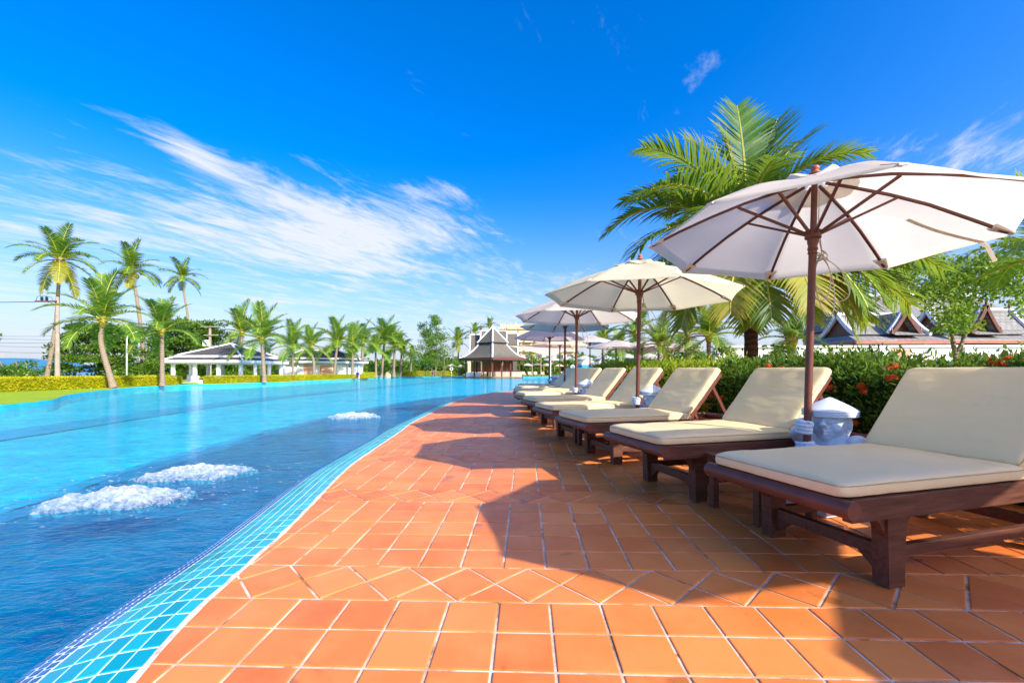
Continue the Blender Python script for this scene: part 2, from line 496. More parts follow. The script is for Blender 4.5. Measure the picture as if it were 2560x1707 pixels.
M_WOOD = pmat('dark_wood', (.115, .042, .024), .45, .3, .38, 5, .4, 45, .0025, dirt=((.17, .07, .045), .5), stretch=(1.2, 9, 9))
M_WOODR = pmat('red_wood', (.135, .042, .026), .42, .35, .3, 5, .3, 60, .002, dirt=((.2, .07, .05), .35))
M_FINIAL = pmat('red_finial', (.38, .09, .04), .4, .5, .15, 6, .1)
def mat_canvas(name, col, trans, rough=.85):
    t = NT(name)
    v = t.obj()
    n = t.noise(2.2, 5, .6, v)
    c = t.mix(t.math('MULTIPLY', t.math('SUBTRACT', n, .35), 2.0, True), C4([k * .90 for k in col]), C4(col))
    st = t.ramp(t.noise(1.3, 7, .7, v, 1.0), [(.56, (0, 0, 0)), (.75, (1, 1, 1))])
    c = t.mix(t.math('MULTIPLY', st, .34), c, (.52, .46, .34, 1))
    weave = t.noise(420, 2, .5, v)
    p = t.bsdf(c, rough, .15)
    nb = t.bump(t.math('ADD', t.math('MULTIPLY', weave, .15), t.noise(6, 4, .55, v, .5)), .32, .014)
    t.l.new(nb, p.inputs['Normal'])
    tr = t.N('ShaderNodeBsdfTranslucent', {'Color': c})
    m = t.N('ShaderNodeMixShader', {0: trans, 1: p.outputs[0], 2: tr.outputs[0]})
    return t.done(m.outputs[0])
M_CANVAS = mat_canvas('white_canvas', (.87, .79, .67), .5)
M_CANVASC = mat_canvas('cream_canvas', (.86, .79, .54), .44)
M_CANVASG = mat_canvas('greenish_canvas', (.70, .78, .64), .44)
M_POCKET = pmat('pocket_cloth', (.74, .64, .57), .9, .1, .1, 20, .2)
M_ROPE = pmat('rope', (.62, .52, .40), .9, .1, .2, 40, .5, 200, .002)
def mat_cushion():
    t = NT('cushion_vinyl')
    v = t.obj(); oi = t.N('ShaderNodeObjectInfo').outputs['Random']
    c = t.mix(oi, (.78, .61, .32, 1), (.83, .66, .37, 1))
    n = t.noise(2.4, 5, .6, v)
    c = t.mix(t.math('MULTIPLY', t.math('SUBTRACT', n, .4), 1.6, True), c, (.80, .65, .37, 1))
    d = t.ramp(t.noise(3.3, 8, .7, v), [(.60, (0, 0, 0)), (.78, (1, 1, 1))])
    c = t.mix(t.math('MULTIPLY', d, .36), c, (.44, .36, .22, 1))
    p = t.bsdf(c, t.math('ADD', t.math('MULTIPLY', n, .16), .40), .35)
    wr = t.noise(9, 4, .55, t.N('ShaderNodeMapping', {'Vector': v, 'Scale': (1.0, .35, 1.0)}).outputs[0], .8)
    t.l.new(t.bump(t.math('ADD', t.math('MULTIPLY', wr, 1.0), t.math('MULTIPLY', t.noise(300, 2, .5, v), .04)), .42, .014), p.inputs['Normal'])
    return t.done(p.outputs[0])
M_CUSH = mat_cushion()
M_PIPE = pmat('cushion_piping', (.50, .38, .19), .6, .3, .2, 9, .1)
M_STATUE = pmat('painted_plaster', (.60, .70, .80), .55, .35, .1, 7, .35, 55, .003, dirt=((.45, .50, .55), .5))
M_FOAM = None
def mat_foam():
    t = NT('white_foam')
    v = t.pos()
    n = t.noise(38, 6, .7, v)
    c = t.ramp(n, [(.3, (.62, .76, .86)), (.5, (.86, .92, .95)), (.7, (.95, .97, .98))])
    p = t.bsdf(c, .35, .5)
    t.l.new(t.bump(n, 1.0, .03), p.inputs['Normal'])
    tl = t.N('ShaderNodeBsdfTranslucent', {'Color': (.8, .93, 1, 1)})
    m = t.N('ShaderNodeMixShader', {0: .3, 1: p.outputs[0], 2: tl.outputs[0]})
    hole = t.ramp(t.noise(21, 5, .7, v), [(.42, (.12, .12, .12)), (.62, (.62, .62, .62))])
    tp_ = t.N('ShaderNodeBsdfTransparent', {'Color': (.9, .98, 1, 1)})
    zz = t.N('ShaderNodeSeparateXYZ', {0: v}).outputs[2]
    thin = t.math('MULTIPLY', t.math('SUBTRACT', .02, zz), 16.0, True)
    hole = t.math('ADD', t.math('MULTIPLY', hole, .75), t.math('MULTIPLY', thin, t.math('MULTIPLY', t.noise(33, 4, .7, v), 1.1)), True)
    m = t.N('ShaderNodeMixShader', {0: hole, 1: m.outputs[0], 2: tp_.outputs[0]})
    return t.done(m.outputs[0])
M_FOAM = mat_foam()
M_WHITE = pmat('white_plaster', (.80, .80, .79), .7, .3, .06, 1.5, .15, 30, .003, dirt=((.6, .6, .57), .3))
M_TRIM = pmat('white_trim', (.78, .79, .82), .5, .4, .06, 2, .1, 30)
M_SALMON = pmat('salmon_door', (.62, .33, .22), .6, .3, .12, 2, .1, 30)
M_BEIGE = pmat('beige_wall', (.68, .52, .32), .75, .25, .1, .4, .15, 10, .01)
M_DARK = pmat('dark_interior', (.03, .028, .03), .6, .3, .3, 2, 0)
M_CONC = pmat('pole_concrete', (.34, .28, .22), .8, .2, .2, 3, .3, 30, .005)
M_METAL = pmat('white_metal', (.75, .78, .82), .4, .5, .05, 3, 0)
M_WIRE = pmat('black_wire', (.02, .02, .03), .6, .3, .2, 3, 0)
M_STONE = pmat('tan_rock', (.52, .36, .20), .85, .2, .35, 2.5, .8, 14, .05)
M_STONEW = pmat('white_rock', (.66, .58, .52), .85, .2, .2, 2.5, .6, 10, .05)
M_BLUEC = pmat('blue_cloth', (.05, .30, .52), .8, .2, .15, 2, .1)
M_SHIRT = pmat('blue_shirt', (.012, .03, .30), .8, .2, .2, 12, .2)
M_SHORTS = pmat('red_shorts', (.5, .06, .03), .8, .2, .2, 12, .2)
M_SKIN = pmat('skin', (.42, .23, .15), .6, .3, .1, 10, 0)
M_HAIR = pmat('dark_hair', (.02, .015, .012), .5, .3, .2, 20, .3)
M_GLASS = pmat('dark_glass', (.06, .10, .13), .15, .6, .2, 2, 0)
def mat_roof(name, col, step):
    """roof shingles: rows of offset slates"""
    t = NT(name)
    v = t.obj()
    uv = t.N('ShaderNodeUVMap').outputs[0]
    br = t.N('ShaderNodeTexBrick', {'Vector': uv, 'Color1': C4(col), 'Color2': C4([c * 1.35 for c in col]), 'Mortar': C4([c * .45 for c in col]), 'Scale': 1.0, 'Mortar Size': step * .07, 'Brick Width': step, 'Row Height': step})
    n = t.noise(.9, 6, .65, v)
    c = t.mix(t.math('MULTIPLY', n, .6), br.outputs[0], C4([c * .75 + .02 for c in col]))
    p = t.bsdf(c, .75, .15)
    t.l.new(t.bump(br.outputs['Fac'], -.5, .02), p.inputs['Normal'])
    return t.done(p.outputs[0])
M_ROOF = mat_roof('grey_shingles', (.135, .118, .09), .3)
M_ROOFT = mat_roof('pale_grey_shingles', (.25, .24, .21), .3)
M_ROOFM = mat_roof('brown_grey_shingles', (.085, .074, .064), .3)
M_ROOFD = mat_roof('dark_shingles', (.085, .075, .068), .3)

L_PALM = leafmat('palm_leaf', [(.040, .12, .012), (.072, .185, .016), (.12, .25, .02), (.24, .33, .03)], .45, .45, .35)
L_PALMF = leafmat('far_palm_leaf', [(.05, .14, .018), (.11, .24, .022), (.22, .35, .028), (.38, .42, .04)], .42, .42, .4)
L_PALMY = leafmat('yellow_palm_leaf', [(.16, .22, .02), (.30, .33, .03), (.42, .36, .05), (.36, .24, .06)], .4, .5, .3)
M_RIB = pmat('palm_midrib', (.42, .40, .05), .5, .4, .2, 8, 0)
M_TRUNK = None
def mat_trunk(name, a, b):
    t = NT(name)
    v = t.obj()
    sp = t.N('ShaderNodeSeparateXYZ', {0: v})
    w = t.N('ShaderNodeTexWave', {'Vector': v, 'Scale': 2.6, 'Distortion': 3.0, 'Detail': 3.0, 'Detail Scale': 2.0}, bands_direction='Z').outputs['Fac']
    n = t.noise(4, 6, .7, v)
    c = t.mix(t.math('ADD', t.math('MULTIPLY', w, .45), t.math('MULTIPLY', n, .5), True), C4(a), C4(b))
    p = t.bsdf(c, .85, .2)
    t.l.new(t.bump(t.math('ADD', w, n), .7, .03), p.inputs['Normal'])
    return t.done(p.outputs[0])
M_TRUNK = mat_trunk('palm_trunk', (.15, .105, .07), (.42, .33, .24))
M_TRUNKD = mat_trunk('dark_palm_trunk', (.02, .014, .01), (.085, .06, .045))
M_BARK = mat_trunk('tree_bark', (.12, .085, .055), (.30, .24, .17))
M_COCO = pmat('coconut', (.42, .30, .03), .5, .4, .3, 4, 0)
L_TREE = leafmat('tree_leaf', [(.028, .085, .010), (.06, .15, .014), (.12, .23, .02), (.24, .31, .03)], .36)
L_TREEB = leafmat('bright_tree_leaf', [(.045, .11, .012), (.09, .20, .02), (.17, .29, .025), (.28, .34, .03)], .4)
L_HEDGE = leafmat('ixora_leaf', [(.018, .065, .008), (.04, .115, .010), (.09, .19, .014), (.20, .29, .02)], .34, .6, .2)
L_HEDGEY = leafmat('yellow_green_leaf', [(.10, .19, .012), (.20, .30, .015), (.33, .40, .02), (.48, .47, .03)], .4, .6, .2)
L_HEDGEG = leafmat('golden_hedge_leaf', [(.26, .30, .006), (.46, .45, .008), (.62, .55, .012), (.74, .62, .03)], .4, .5, .3)
L_CONE = leafmat('cone_bush_leaf', [(.015, .06, .012), (.03, .09, .015), (.05, .13, .02)], .25)
M_COREY = pmat('golden_hedge_core', (.24, .26, .012), .9, .05, .3, 8, 0)
M_CORE = pmat('hedge_core', (.018, .035, .008), .9, .05, .3, 8, 0)  # shade inside the leaves, put into the colour of the inner body
L_FLOWER = leafmat('red_flower', [(.62, .035, .010), (.80, .07, .02), (.75, .16, .03)], .3, .6, .2)
# ------------------------------------------------------------------ pool edge curve (inner line = where the terracotta stops)
EDGE = [(.9, -2.6), (.15, -1.4), (-.45, -.3), (-.86, .5), (-1.06, 1.0), (-1.132, 1.309), (-1.208, 1.639), (-1.262, 2.131), (-1.315, 2.621), (-1.515, 3.942),
        (-1.575, 4.7), (-1.645, 6.446), (-1.705, 7.4), (-1.69, 9.2), (-1.66, 10.83), (-1.5, 13.2), (-.9, 16.27), (.065, 18.0), (1.6, 19.2), (3.6, 19.9), (6.0, 20.2), (9.0, 20.3)]
EC = np.array(catmull(EDGE, 14))
seg = np.linalg.norm(np.diff(EC, axis=0), axis=1); ES = np.concatenate([[0], np.cumsum(seg)])
def edge_at(s):
    i = int(np.clip(np.searchsorted(ES, s) - 1, 0, len(EC) - 2)); t = (s - ES[i]) / (ES[i + 1] - ES[i])
    p = EC[i] * (1 - t) + EC[i + 1] * t
    a = EC[min(i + 2, len(EC) - 1)] - EC[max(i - 1, 0)]; a = a / np.linalg.norm(a)
    return p, a, np.array([-a[1], a[0]])          # point, tangent, normal towards the water
RIM = .415
WZ = -.045
def rim_z(d, y):
    """height of the rim strip at distance d from the terracotta"""
    base = K * max(y, 0)
    if d < .06: return base - .35 * d * d / .06 * .1
    w = min(1, max(0, (d - .06) / (RIM - .06)))
    e = base - .001
    return e + (WZ - .004 - e) * (w ** 1.7)

def poly_obj(name, pts, zf, mat, parent=None, **kw):
    bm = bmesh.new()
    vs = [bm.verts.new((p[0], p[1], zf(p[0], p[1]) if callable(zf) else zf)) for p in pts]
    f = bm.faces.new(vs)
    bmesh.ops.recalc_face_normals(bm, faces=[f])
    if f.normal.z < 0: f.normal_flip()
    bmesh.ops.triangulate(bm, faces=[f])
    me = bpy.data.meshes.new(name); bm.to_mesh(me); bm.free(); me.materials.append(mat)
    o = bpy.data.objects.new(name, me); link(o, parent); return setp(o, **kw)

# ------------------------------------------------------------------ ground, sea, hills
poly_obj('ground', [(-900, -400), (6000, -400), (6000, 9000), (-900, 9000)], -1.55, M_GROUND, kind='structure')
g = MB(); g.grid(lambda a, b: (-9000 + 8960 * a, -2000 + 11000 * b, -1.45), 4, 4); g.build('sea', M_SEA, kind='structure')
hb = MB()
def hillv(a, b):
    x = -5200 + 3400 * a; y = 2650 - 400 * math.cos(a * 3)
    h = (20 + 75 * math.exp(-((a - .25) / .13) ** 2) + 60 * math.exp(-((a - .62) / .16) ** 2) + 14 * math.sin(a * 23)) * math.sin(PI * min(1, max(0, a))) ** .5
    return (x, y + (b - .5) * 700, -2 + max(0, h) * math.sin(PI * b))
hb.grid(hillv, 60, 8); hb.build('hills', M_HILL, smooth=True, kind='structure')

# pool outline: inner rim line towards the water, then the far banks
near = [tuple(edge_at(s)[0] + edge_at(s)[2] * (RIM - .004)) for s in np.linspace(0, ES[-1], 150)]
FAR = [(11.5, 21), (13, 40), (13, 89), (2.2, 89), (2.2, 93), (-5.5, 93), (-6.5, 98), (-11, 100), (-19, 101), (-24, 97), (-26.3, 84), (-24.0, 72), (-22.3, 61), (-22.6, 52), (-22.1, 43), (-22.8, 37),
       (-24.2, 33), (-23.6, 27.5), (-21.4, 23), (-19.2, 19.3), (-17.6, 17.2), (-15.95, 15.3), (-15.0, 13.4), (-14.55, 12.0), (-14.1, 10), (-13.8, 7), (-13.5, 2), (-12, -3)]
FARC = [tuple(p) for p in catmull(FAR[5:], 4)]
FARB = FAR[:5] + FARC
poly_obj('pool_water', near + FARB, WZ, M_WATER, kind='structure')
# pool floor: a blue strip along the rim, a cyan middle, a blue lane further out
poly_obj('pool_floor', near + FARB, -.42, M_FLOOR, kind='structure')
bd = catmull([(-2.6, -2.6), (-4.05, 1.5), (-4.63, 4.0), (-5.0, 6.2), (-5.2, 8.5), (-5.29, 11.3), (-5.1, 15), (-4.6, 19.5), (-3.2, 24), (0, 28), (5, 30)], 10)
bd = np.array(bd); bs = np.concatenate([[0], np.cumsum(np.linalg.norm(np.diff(bd, axis=0), axis=1))])
near2 = [(float(np.interp(t, bs, bd[:, 0])), float(np.interp(t, bs, bd[:, 1]))) for t in np.linspace(0, bs[-1], 90)]
near1 = [tuple(edge_at(s)[0] + edge_at(s)[2] * (RIM - .03)) for s in np.linspace(0, ES[-1], 90)]
fb = MB()
for i in range(89):
    fb.add([(*near1[i], -.40), (*near1[i + 1], -.40), (*near2[i + 1], -.40), (*near2[i], -.40)], [(0, 1, 2, 3)])
fb.build('pool_floor_band', M_FLOORD, kind='structure')
def shifted(c, d, amp, f):
    c = np.array(c); t = np.gradient(c, axis=0); t /= np.linalg.norm(t, axis=1, keepdims=True); n = np.stack([-t[:, 1], t[:, 0]], 1)
    j = np.array([amp * mnoise.noise(Vector((i * f, d * 9, 1.3))) for i in range(len(c))])
    return c + n * (d + j)[:, None]
fine = np.array([(float(np.interp(t, bs, bd[:, 0])), float(np.interp(t, bs, bd[:, 1]))) for t in np.linspace(0, bs[-1], 600)])
for k, (d0, d1, mm) in enumerate(((-.16, .12, M_MID1), (.10, .34, M_MID2))):      # in-between tints painted along the blue strip, its edge blurred as by waves
    fb = MB(); A_, B__ = shifted(fine, d0, .13, .16), shifted(fine, d1, .15, .21)
    for i in range(599): fb.add([(*A_[i], -.394 - .002 * k), (*A_[i + 1], -.394 - .002 * k), (*B__[i + 1], -.394 - .002 * k), (*B__[i], -.394 - .002 * k)], [(0, 1, 2, 3)])
    fb.build('pool_edge_blend', mm, kind='structure')
lane = catmull([(-8.2, -2.6), (-10.0, 4), (-10.8, 9.5), (-11.5, 13.5), (-12.1, 18), (-12.4, 26), (-11.5, 40), (-9, 70)], 8)
fb = MB()
for p, q in zip(lane[:-1], lane[1:]):
    fb.add([(p[0] - .7, p[1], -.40), (p[0] + .7, p[1], -.40), (q[0] + .7, q[1], -.40), (q[0] - .7, q[1], -.40)], [(0, 1, 2, 3)])
fb.build('pool_lane', M_LANE, kind='structure')
wb = MB()
ring = near + FARB
for i in range(len(ring)):
    a, b = ring[i], ring[(i + 1) % len(ring)]
    wb.add([(a[0], a[1], -.43), (b[0], b[1], -.43), (b[0], b[1], WZ - .006 if i < 149 else WZ + .03), (a[0], a[1], WZ - .006 if i < 149 else WZ + .03)], [(0, 1, 2, 3)])
wb.build('pool_wall', M_FLOOR, kind='structure')

# lawn on the far-left bank, terrace on the right
lawn_in = [p for p in FARB[4:]]
poly_obj('lawn', lawn_in[1:] + [(-12, -30), (-46, -30), (-62, 20), (-75, 60), (-95, 160), (140, 160), (140, 20), (14.5, 20.5), (14.5, 93.6), (-4, 93.6)], -.012, M_LAWN, kind='structure')
poly_obj('garden_lawn', [(8.95, -30), (140, -30), (140, 40), (12.9, 40), (12.9, 20.6), (8.95, 20.3)], .095, M_LAWN, kind='structure')
# far deck behind the pool, to the right of the bar
tb = MB(); tb.prism([(2.25, 89.1), (40, 89.1), (40, 104), (2.25, 104)], -.5, .06)
tb.build('far_deck', M_PAVE, kind='structure')
tb = MB(); tb.prism([(13.05, 22), (48, 22), (48, 89), (13.05, 89)], -.5, .52); tb.prism([(5.6, 20.35), (13.0, 20.35), (13.0, 34), (7.2, 34), (5.9, 27)], -.5, .5)
tb.build('terrace', M_PAVE, kind='structure')
# turquoise coping round the far banks
cp = MB()
cl = [(13.0, 88.95), (2.2, 88.95)] + [None] + FARC[7:28]
pv = None
for p in cl:
    if p is not None and pv is not None:
        a, b = Vector((pv[0], pv[1], 0)), Vector((p[0], p[1], 0)); d = (b - a).normalized(); n = Vector((d.y, -d.x, 0)) * .22
        cp.add([a, b, b + n, a + n, a - Vector((0, 0, .1)), b - Vector((0, 0, .1)), b + n - Vector((0, 0, .1)), a + n - Vector((0, 0, .1))], [(0, 1, 2, 3), (0, 4, 5, 1), (3, 2, 6, 7)])
    pv = p
for v in range(len(cp.v)): cp.v[v] = (cp.v[v][0], cp.v[v][1], cp.v[v][2] + .03)
cp.build('pool_coping', M_COPE, kind='structure')

# ------------------------------------------------------------------ deck: grout bed with terracotta tiles
TH = math.radians(1.85); TP = .2; GR = .0125
A0, B0 = .0945, 2.0327 + .02
A0 = .085 * 2.0524 / 1.0 * .5 + .0   # phase of the columns (set below)
yy = 1025.0 / (1419.4 - 920.0)
xx = (1365 - 1280) / F * yy
A0 = xx * math.cos(TH) - yy * math.sin(TH)
xx2 = (1325 - 1280) / F * yy
B0 = xx2 * math.sin(TH) + yy * math.cos(TH)          # far edge of the nearest diamond band
def lat(a, b): return (a * math.cos(TH) + b * math.sin(TH), -a * math.sin(TH) + b * math.cos(TH))
BAND = 1.50 * TP; PER = 5 * TP + BAND

deck_pts = [tuple(p) for p in EC] + [(9, -2.6)]
deck = poly_obj('pool_deck', deck_pts, lambda x, y: K * y - .0045, M_GROUT, kind='structure')

def inset(poly, d):
    n = len(poly); out = []
    for i in range(n):
        p0, p1, p2 = (np.array(poly[(i + j) % n]) for j in (-1, 0, 1))
        e1 = (p1 - p0) / np.linalg.norm(p1 - p0); e2 = (p2 - p1) / np.linalg.norm(p2 - p1)
        n1 = np.array([-e1[1], e1[0]]); n2 = np.array([-e2[1], e2[0]])
        den = 1 + n1 @ n2
        out.append(tuple(p1 + (n1 + n2) * d / max(den, .2)))
    return out
def clip(poly, q, n):
    """keep the side where (p-q).n <= 0"""
    out = []; m = len(poly)
    for i in range(m):
        a, b = np.array(poly[i]), np.array(poly[(i + 1) % m])
        da, db = (a - q) @ n, (b - q) @ n
        if da <= 0: out.append(tuple(a))
        if da * db < 0: out.append(tuple(a + (b - a) * da / (da - db)))
    return out
def area(p):
    x = np.array(p); return .5 * np.sum(x[:, 0] * np.roll(x[:, 1], -1) - x[:, 1] * np.roll(x[:, 0], -1))
EDm = EC
def near_edge(c):
    i = int(np.argmin(((EDm - c) ** 2).sum(1))); a = EDm[min(i + 1, len(EDm) - 1)] - EDm[max(i - 1, 0)]; a = a / np.linalg.norm(a)
    return EDm[i], np.array([-a[1], a[0]])

tiles = []
def add_tile(pl, full):
    w = [np.array(lat(*q)) for q in pl]; c = sum(w) / len(w)
    if c[1] < .55 or c[1] > 20 or c[0] > 8.6 or c[0] > 1.25 * c[1] + .9: return
    q, n = near_edge(c)
    s = (c - q) @ n
    if s > .2: return
    p = inset([tuple(x) for x in w], GR / 2)
    cut = False
    if s > -.2:
        p2 = clip(p, q - n * .014, n); cut = len(p2) != len(p) or any(abs(a[0] - b[0]) + abs(a[1] - b[1]) > 1e-6 for a, b in zip(p, p2)); p = p2
    if len(p) < 3 or area(p) < 1.5e-4: return
    tiles.append((p, (not cut) and full, c))
na0, na1 = -18, 46
k0 = math.floor((-.2 - B0) / PER) ; k1 = int((20 - B0) / PER) + 1
D = TP * 1.414
for k in range(k0, k1 + 1):
    bt = B0 + k * PER                                  # far edge of diamond band k
    for r in range(5):                                 # five courses of squares beyond it
        b0 = bt + r * TP
        for i in range(na0, na1):
            a = A0 + i * TP
            add_tile([(a, b0), (a + TP, b0), (a + TP, b0 + TP), (a, b0 + TP)], 'square')
    b0, bm_, b1 = bt - BAND, bt - BAND / 2, bt
    for i in range(-14, 34):
        a = A0 + TP + i * D
        add_tile([(a, b0), (a + D / 2, bm_), (a, b1), (a - D / 2, bm_)], 'diamond')
        add_tile([(a, b1), (a + D / 2, bm_), (a + D, b1)], 'upper_triangle')
        add_tile([(a, b0), (a + D, b0), (a + D / 2, bm_)], 'lower_triangle')
def tile_geo(p, c, zt, tilt=(0, 0)):
    q = inset(p, .0035); n = len(p)
    z = lambda x, y: zt + tilt[0] * (x - c[0]) + tilt[1] * (y - c[1]) + K * y
    vs = [(x, y, z(x, y) - .0085) for x, y in p] + [(x, y, z(x, y) - .0012) for x, y in p] + [(x, y, z(x, y)) for x, y in q]
    fs = [(i, (i + 1) % n, n + (i + 1) % n, n + i) for i in range(n)] + [(n + i, n + (i + 1) % n, 2 * n + (i + 1) % n, 2 * n + i) for i in range(n)] + [tuple(range(2 * n, 3 * n))]
    return vs, fs
def shown(p, c):
    """rough size in the photograph, only when inside the frame"""
    u = UC + F * c[0] / max(c[1], .1); v = 920 + 1025 / max(c[1], .1)
    if u < -60 or u > 2620 or v > 1760: return 0
    return abs(area(p)) / max(c[1], .3) ** 3
tiles.sort(key=lambda t: -shown(t[0], t[2]))
shared = {}
rest = MB()
for i, (p, full, c) in enumerate(tiles):
    tilt = (random.uniform(-.006, .006), random.uniform(-.006, .006)); h = random.uniform(-.0004, .0006)
    if i < 300:
        if full:
            if full not in shared:
                pc = [(x - c[0], y - c[1]) for x, y in p]
                mb = MB(); vs, fs = tile_geo(pc, (0, 0), 0); mb.add(vs, fs, M_TILE); shared[full] = mb.mesh('tile')
            me = shared[full]
        else:
            mb = MB(); vs, fs = tile_geo([(x - c[0], y - c[1]) for x, y in p], (0, 0), 0); mb.add(vs, fs, M_TILE); me = mb.mesh('tile')
        o = bpy.data.objects.new('tile', me); o.location = (c[0], c[1], K * c[1] + h); o.rotation_euler = (tilt[1], -tilt[0], 0); link(o, deck)
    else:
        vs, fs = tile_geo(p, c, h, tilt); rest.add(vs, fs)
rest.build('distant_tiles', M_TILE, parent=deck, kind='stuff')

# ------------------------------------------------------------------ rim: glazed tiles and mosaic on white grout
rim = MB()
NS = 420; prof = [0.0, .03, .06, .12, .18, .24, .30, .34, .38, RIM, RIM + .002]
svals = np.linspace(0, ES[-1], NS)
for i, s in enumerate(svals):
    p, a, n = edge_at(s)
    for d in prof:
        q = p + n * d
        z = rim_z(min(d, RIM), p[1]) - .003 - (0 if d <= RIM else .14)
        rim.v.append((q[0], q[1], z))
m = len(prof)
for i in range(NS - 1):
    for j in range(m - 1):
        rim.f.append((i * m + j, (i + 1) * m + j, (i + 1) * m + j + 1, i * m + j + 1)); rim.mi.append(0)
rimo = rim.build('pool_rim', M_WGROUT, smooth=True, kind='structure')
ml = MB()
for i, s in enumerate(svals):
    p, a, n = edge_at(s)
    w0, w1 = -.013 + random.uniform(-.006, .004), .007 + random.uniform(-.004, .005)
    q0, q1 = p + n * w0, p + n * w1
    ml.v.append((q0[0], q0[1], K * p[1] + .0008 + random.uniform(-.001, .001))); ml.v.append((q1[0], q1[1], K * p[1] + .0022 + random.uniform(-.001, .001)))
for i in range(NS - 1):
    ml.f.append((2 * i, 2 * i + 2, 2 * i + 3, 2 * i + 1)); ml.mi.append(0)
ml.build('mortar_line', M_EDGE, parent=rimo)

def strip_tile(s0, s1, d0, d1, lift):
    c = []
    for s, d in ((s0, d0), (s1, d0), (s1, d1), (s0, d1)):
        p, a, n = edge_at(s); q = p + n * d; c.append((q[0], q[1], rim_z(d, p[1]) + lift))
    return c
def strip_geo(c, bev):
    c = [Vector(x) for x in c]; ctr = sum(c, Vector()) / 4
    ins = [x + (ctr - x) * bev for x in c]
    vs = [x - Vector((0, 0, .005)) for x in c] + [x - Vector((0, 0, .0012)) for x in c] + ins
    fs = [(i, (i + 1) % 4, 4 + (i + 1) % 4, 4 + i) for i in range(4)] + [(4 + i, 4 + (i + 1) % 4, 8 + (i + 1) % 4, 8 + i) for i in range(4)] + [(8, 9, 10, 11)]
    return vs, fs, ctr
teal, navy = [], []
s = 0.0
while s < ES[-1] - .12:
    for j in range(5):
        w = .0565; d0 = .010 + j * .0605
        teal.append((strip_tile(s + .005, s + .0985, d0, d0 + w - (.004 if j else .002), .0005), 'teal'))
    s += .1045
s = 0.0
while s < ES[-1] * .85:
    for j in range(3):
        d0 = .3165 + j * .0335; off = (j % 2) * .0165
        navy.append((strip_tile(s + off + .006, s + off + .0275, d0 + .001, d0 + .0235, .0006), 'navy'))
    s += .033
def put_strip(lst, name, rest_name, mat, n_parts):
    def key(t):
        c = t[0]; y = np.mean([q[1] for q in c]); x = np.mean([q[0] for q in c])
        u = UC + F * x / max(y, .1); v = 920 + 1025 / max(y, .1)
        return -1.0 / y if (y > .9 and -40 < u < 2600 and v < 1740) else 1.0
    lst.sort(key=key); rb = MB()
    for i, (c, _) in enumerate(lst):
        vs, fs, ctr = strip_geo(c, .07)
        if i < n_parts and key((c, 0)) < 0:
            mb = MB(); mb.add([v - ctr for v in vs], fs, mat); o = mb.build(name, parent=rimo); o.location = ctr
        else: rb.add(vs, fs)
    rb.build(rest_name, mat, parent=rimo, kind='stuff')
put_strip(teal, 'edge_tile', 'distant_edge_tiles', M_TEAL, 300)
put_strip(navy, 'mosaic_tile', 'distant_mosaic', M_NAVY, 260)

# ------------------------------------------------------------------ foam where the water jets break the surface
def foam(cx, cy, L, Wd, H, rot, seed, label):
    r = random.Random(seed); b = MB(); cr, sr = math.cos(rot), math.sin(rot)
    nu, nv = 150, 80
    def fn(a, c):
        x, y = (a - .5) * 2, (c - .5) * 2
        px_, py_ = x * L * .5, y * Wd * .62
        q = Vector((px_ * 4 + seed * 3.1, py_ * 4, seed))
        rr = math.sqrt(x * x + y * y) + .34 * mnoise.noise(q * .9) + .20 * mnoise.noise(q * 2.3) + .12 * mnoise.noise(q * 5.1)
        env = max(0, 1 - rr * 1.12) * max(0, 1 - max(abs(x), abs(y)) ** 5)
        h = H * (env ** .55) * (.50 + .70 * abs(mnoise.noise(q * 1.4)) + .50 * abs(mnoise.noise(q * 3.2)) + .22 * abs(mnoise.noise(q * 8.0)) + .13 * abs(mnoise.noise(q * 17.0))) if env > 0 else -.03
        j = Vector((mnoise.noise(q * 3 + Vector((9, 0, 0))), mnoise.noise(q * 3 + Vector((0, 7, 0))), 0)) * .035
        return Vector((px_ + j.x, py_ + j.y, h))
    b.grid(fn, nu, nv)
    keep = [f for f in b.f if max(b.v[i][2] for i in f) > -.004]; b.f, b.mi = keep, [0] * len(keep)
    body = b; b = MB()
    for k in range(60):
        a, c = r.gauss(.5, .17), r.gauss(.5, .16); p = fn(a, c)
        if p.z < .012: continue
        rad = r.uniform(.004, .013) * (H / .13) ** .5
        b.ball(p + Vector((0, 0, rad * .1)), rad, 6, 4)
    for k in range(150):
        a, c = r.gauss(.5, .36), r.gauss(.5, .34)
        b.ball(((a - .5) * L * 1.5, (c - .5) * Wd * 1.7, r.uniform(0, .012)), r.uniform(.002, .006), 6, 4, sq=(r.uniform(1.5, 5), 1.2, .6))
    for bb in (body, b):
        for i, q in enumerate(bb.v): bb.v[i] = (q[0] * cr - q[1] * sr, q[0] * sr + q[1] * cr, WZ + q[2])
    root = empty('jet_foam', (cx, cy, 0))
    body.build('froth', M_FOAM, root, smooth=True); b.build('droplets', M_FOAM, root, smooth=True, kind='stuff')
    setp(root, label=label, cat='foam', group='white foam over the pool jets')
foam(-2.98, 3.36, 1.08, .48, .10, .27, 1, 'white churning foam over the pool jet nearest the camera')
foam(-3.02, 4.22, 1.02, .54, .10, .22, 2, 'second patch of white foam, just behind the nearest one')
foam(-3.42, 9.55, 1.12, .8, .12, .15, 3, 'small far patch of white foam out near the middle of the pool')
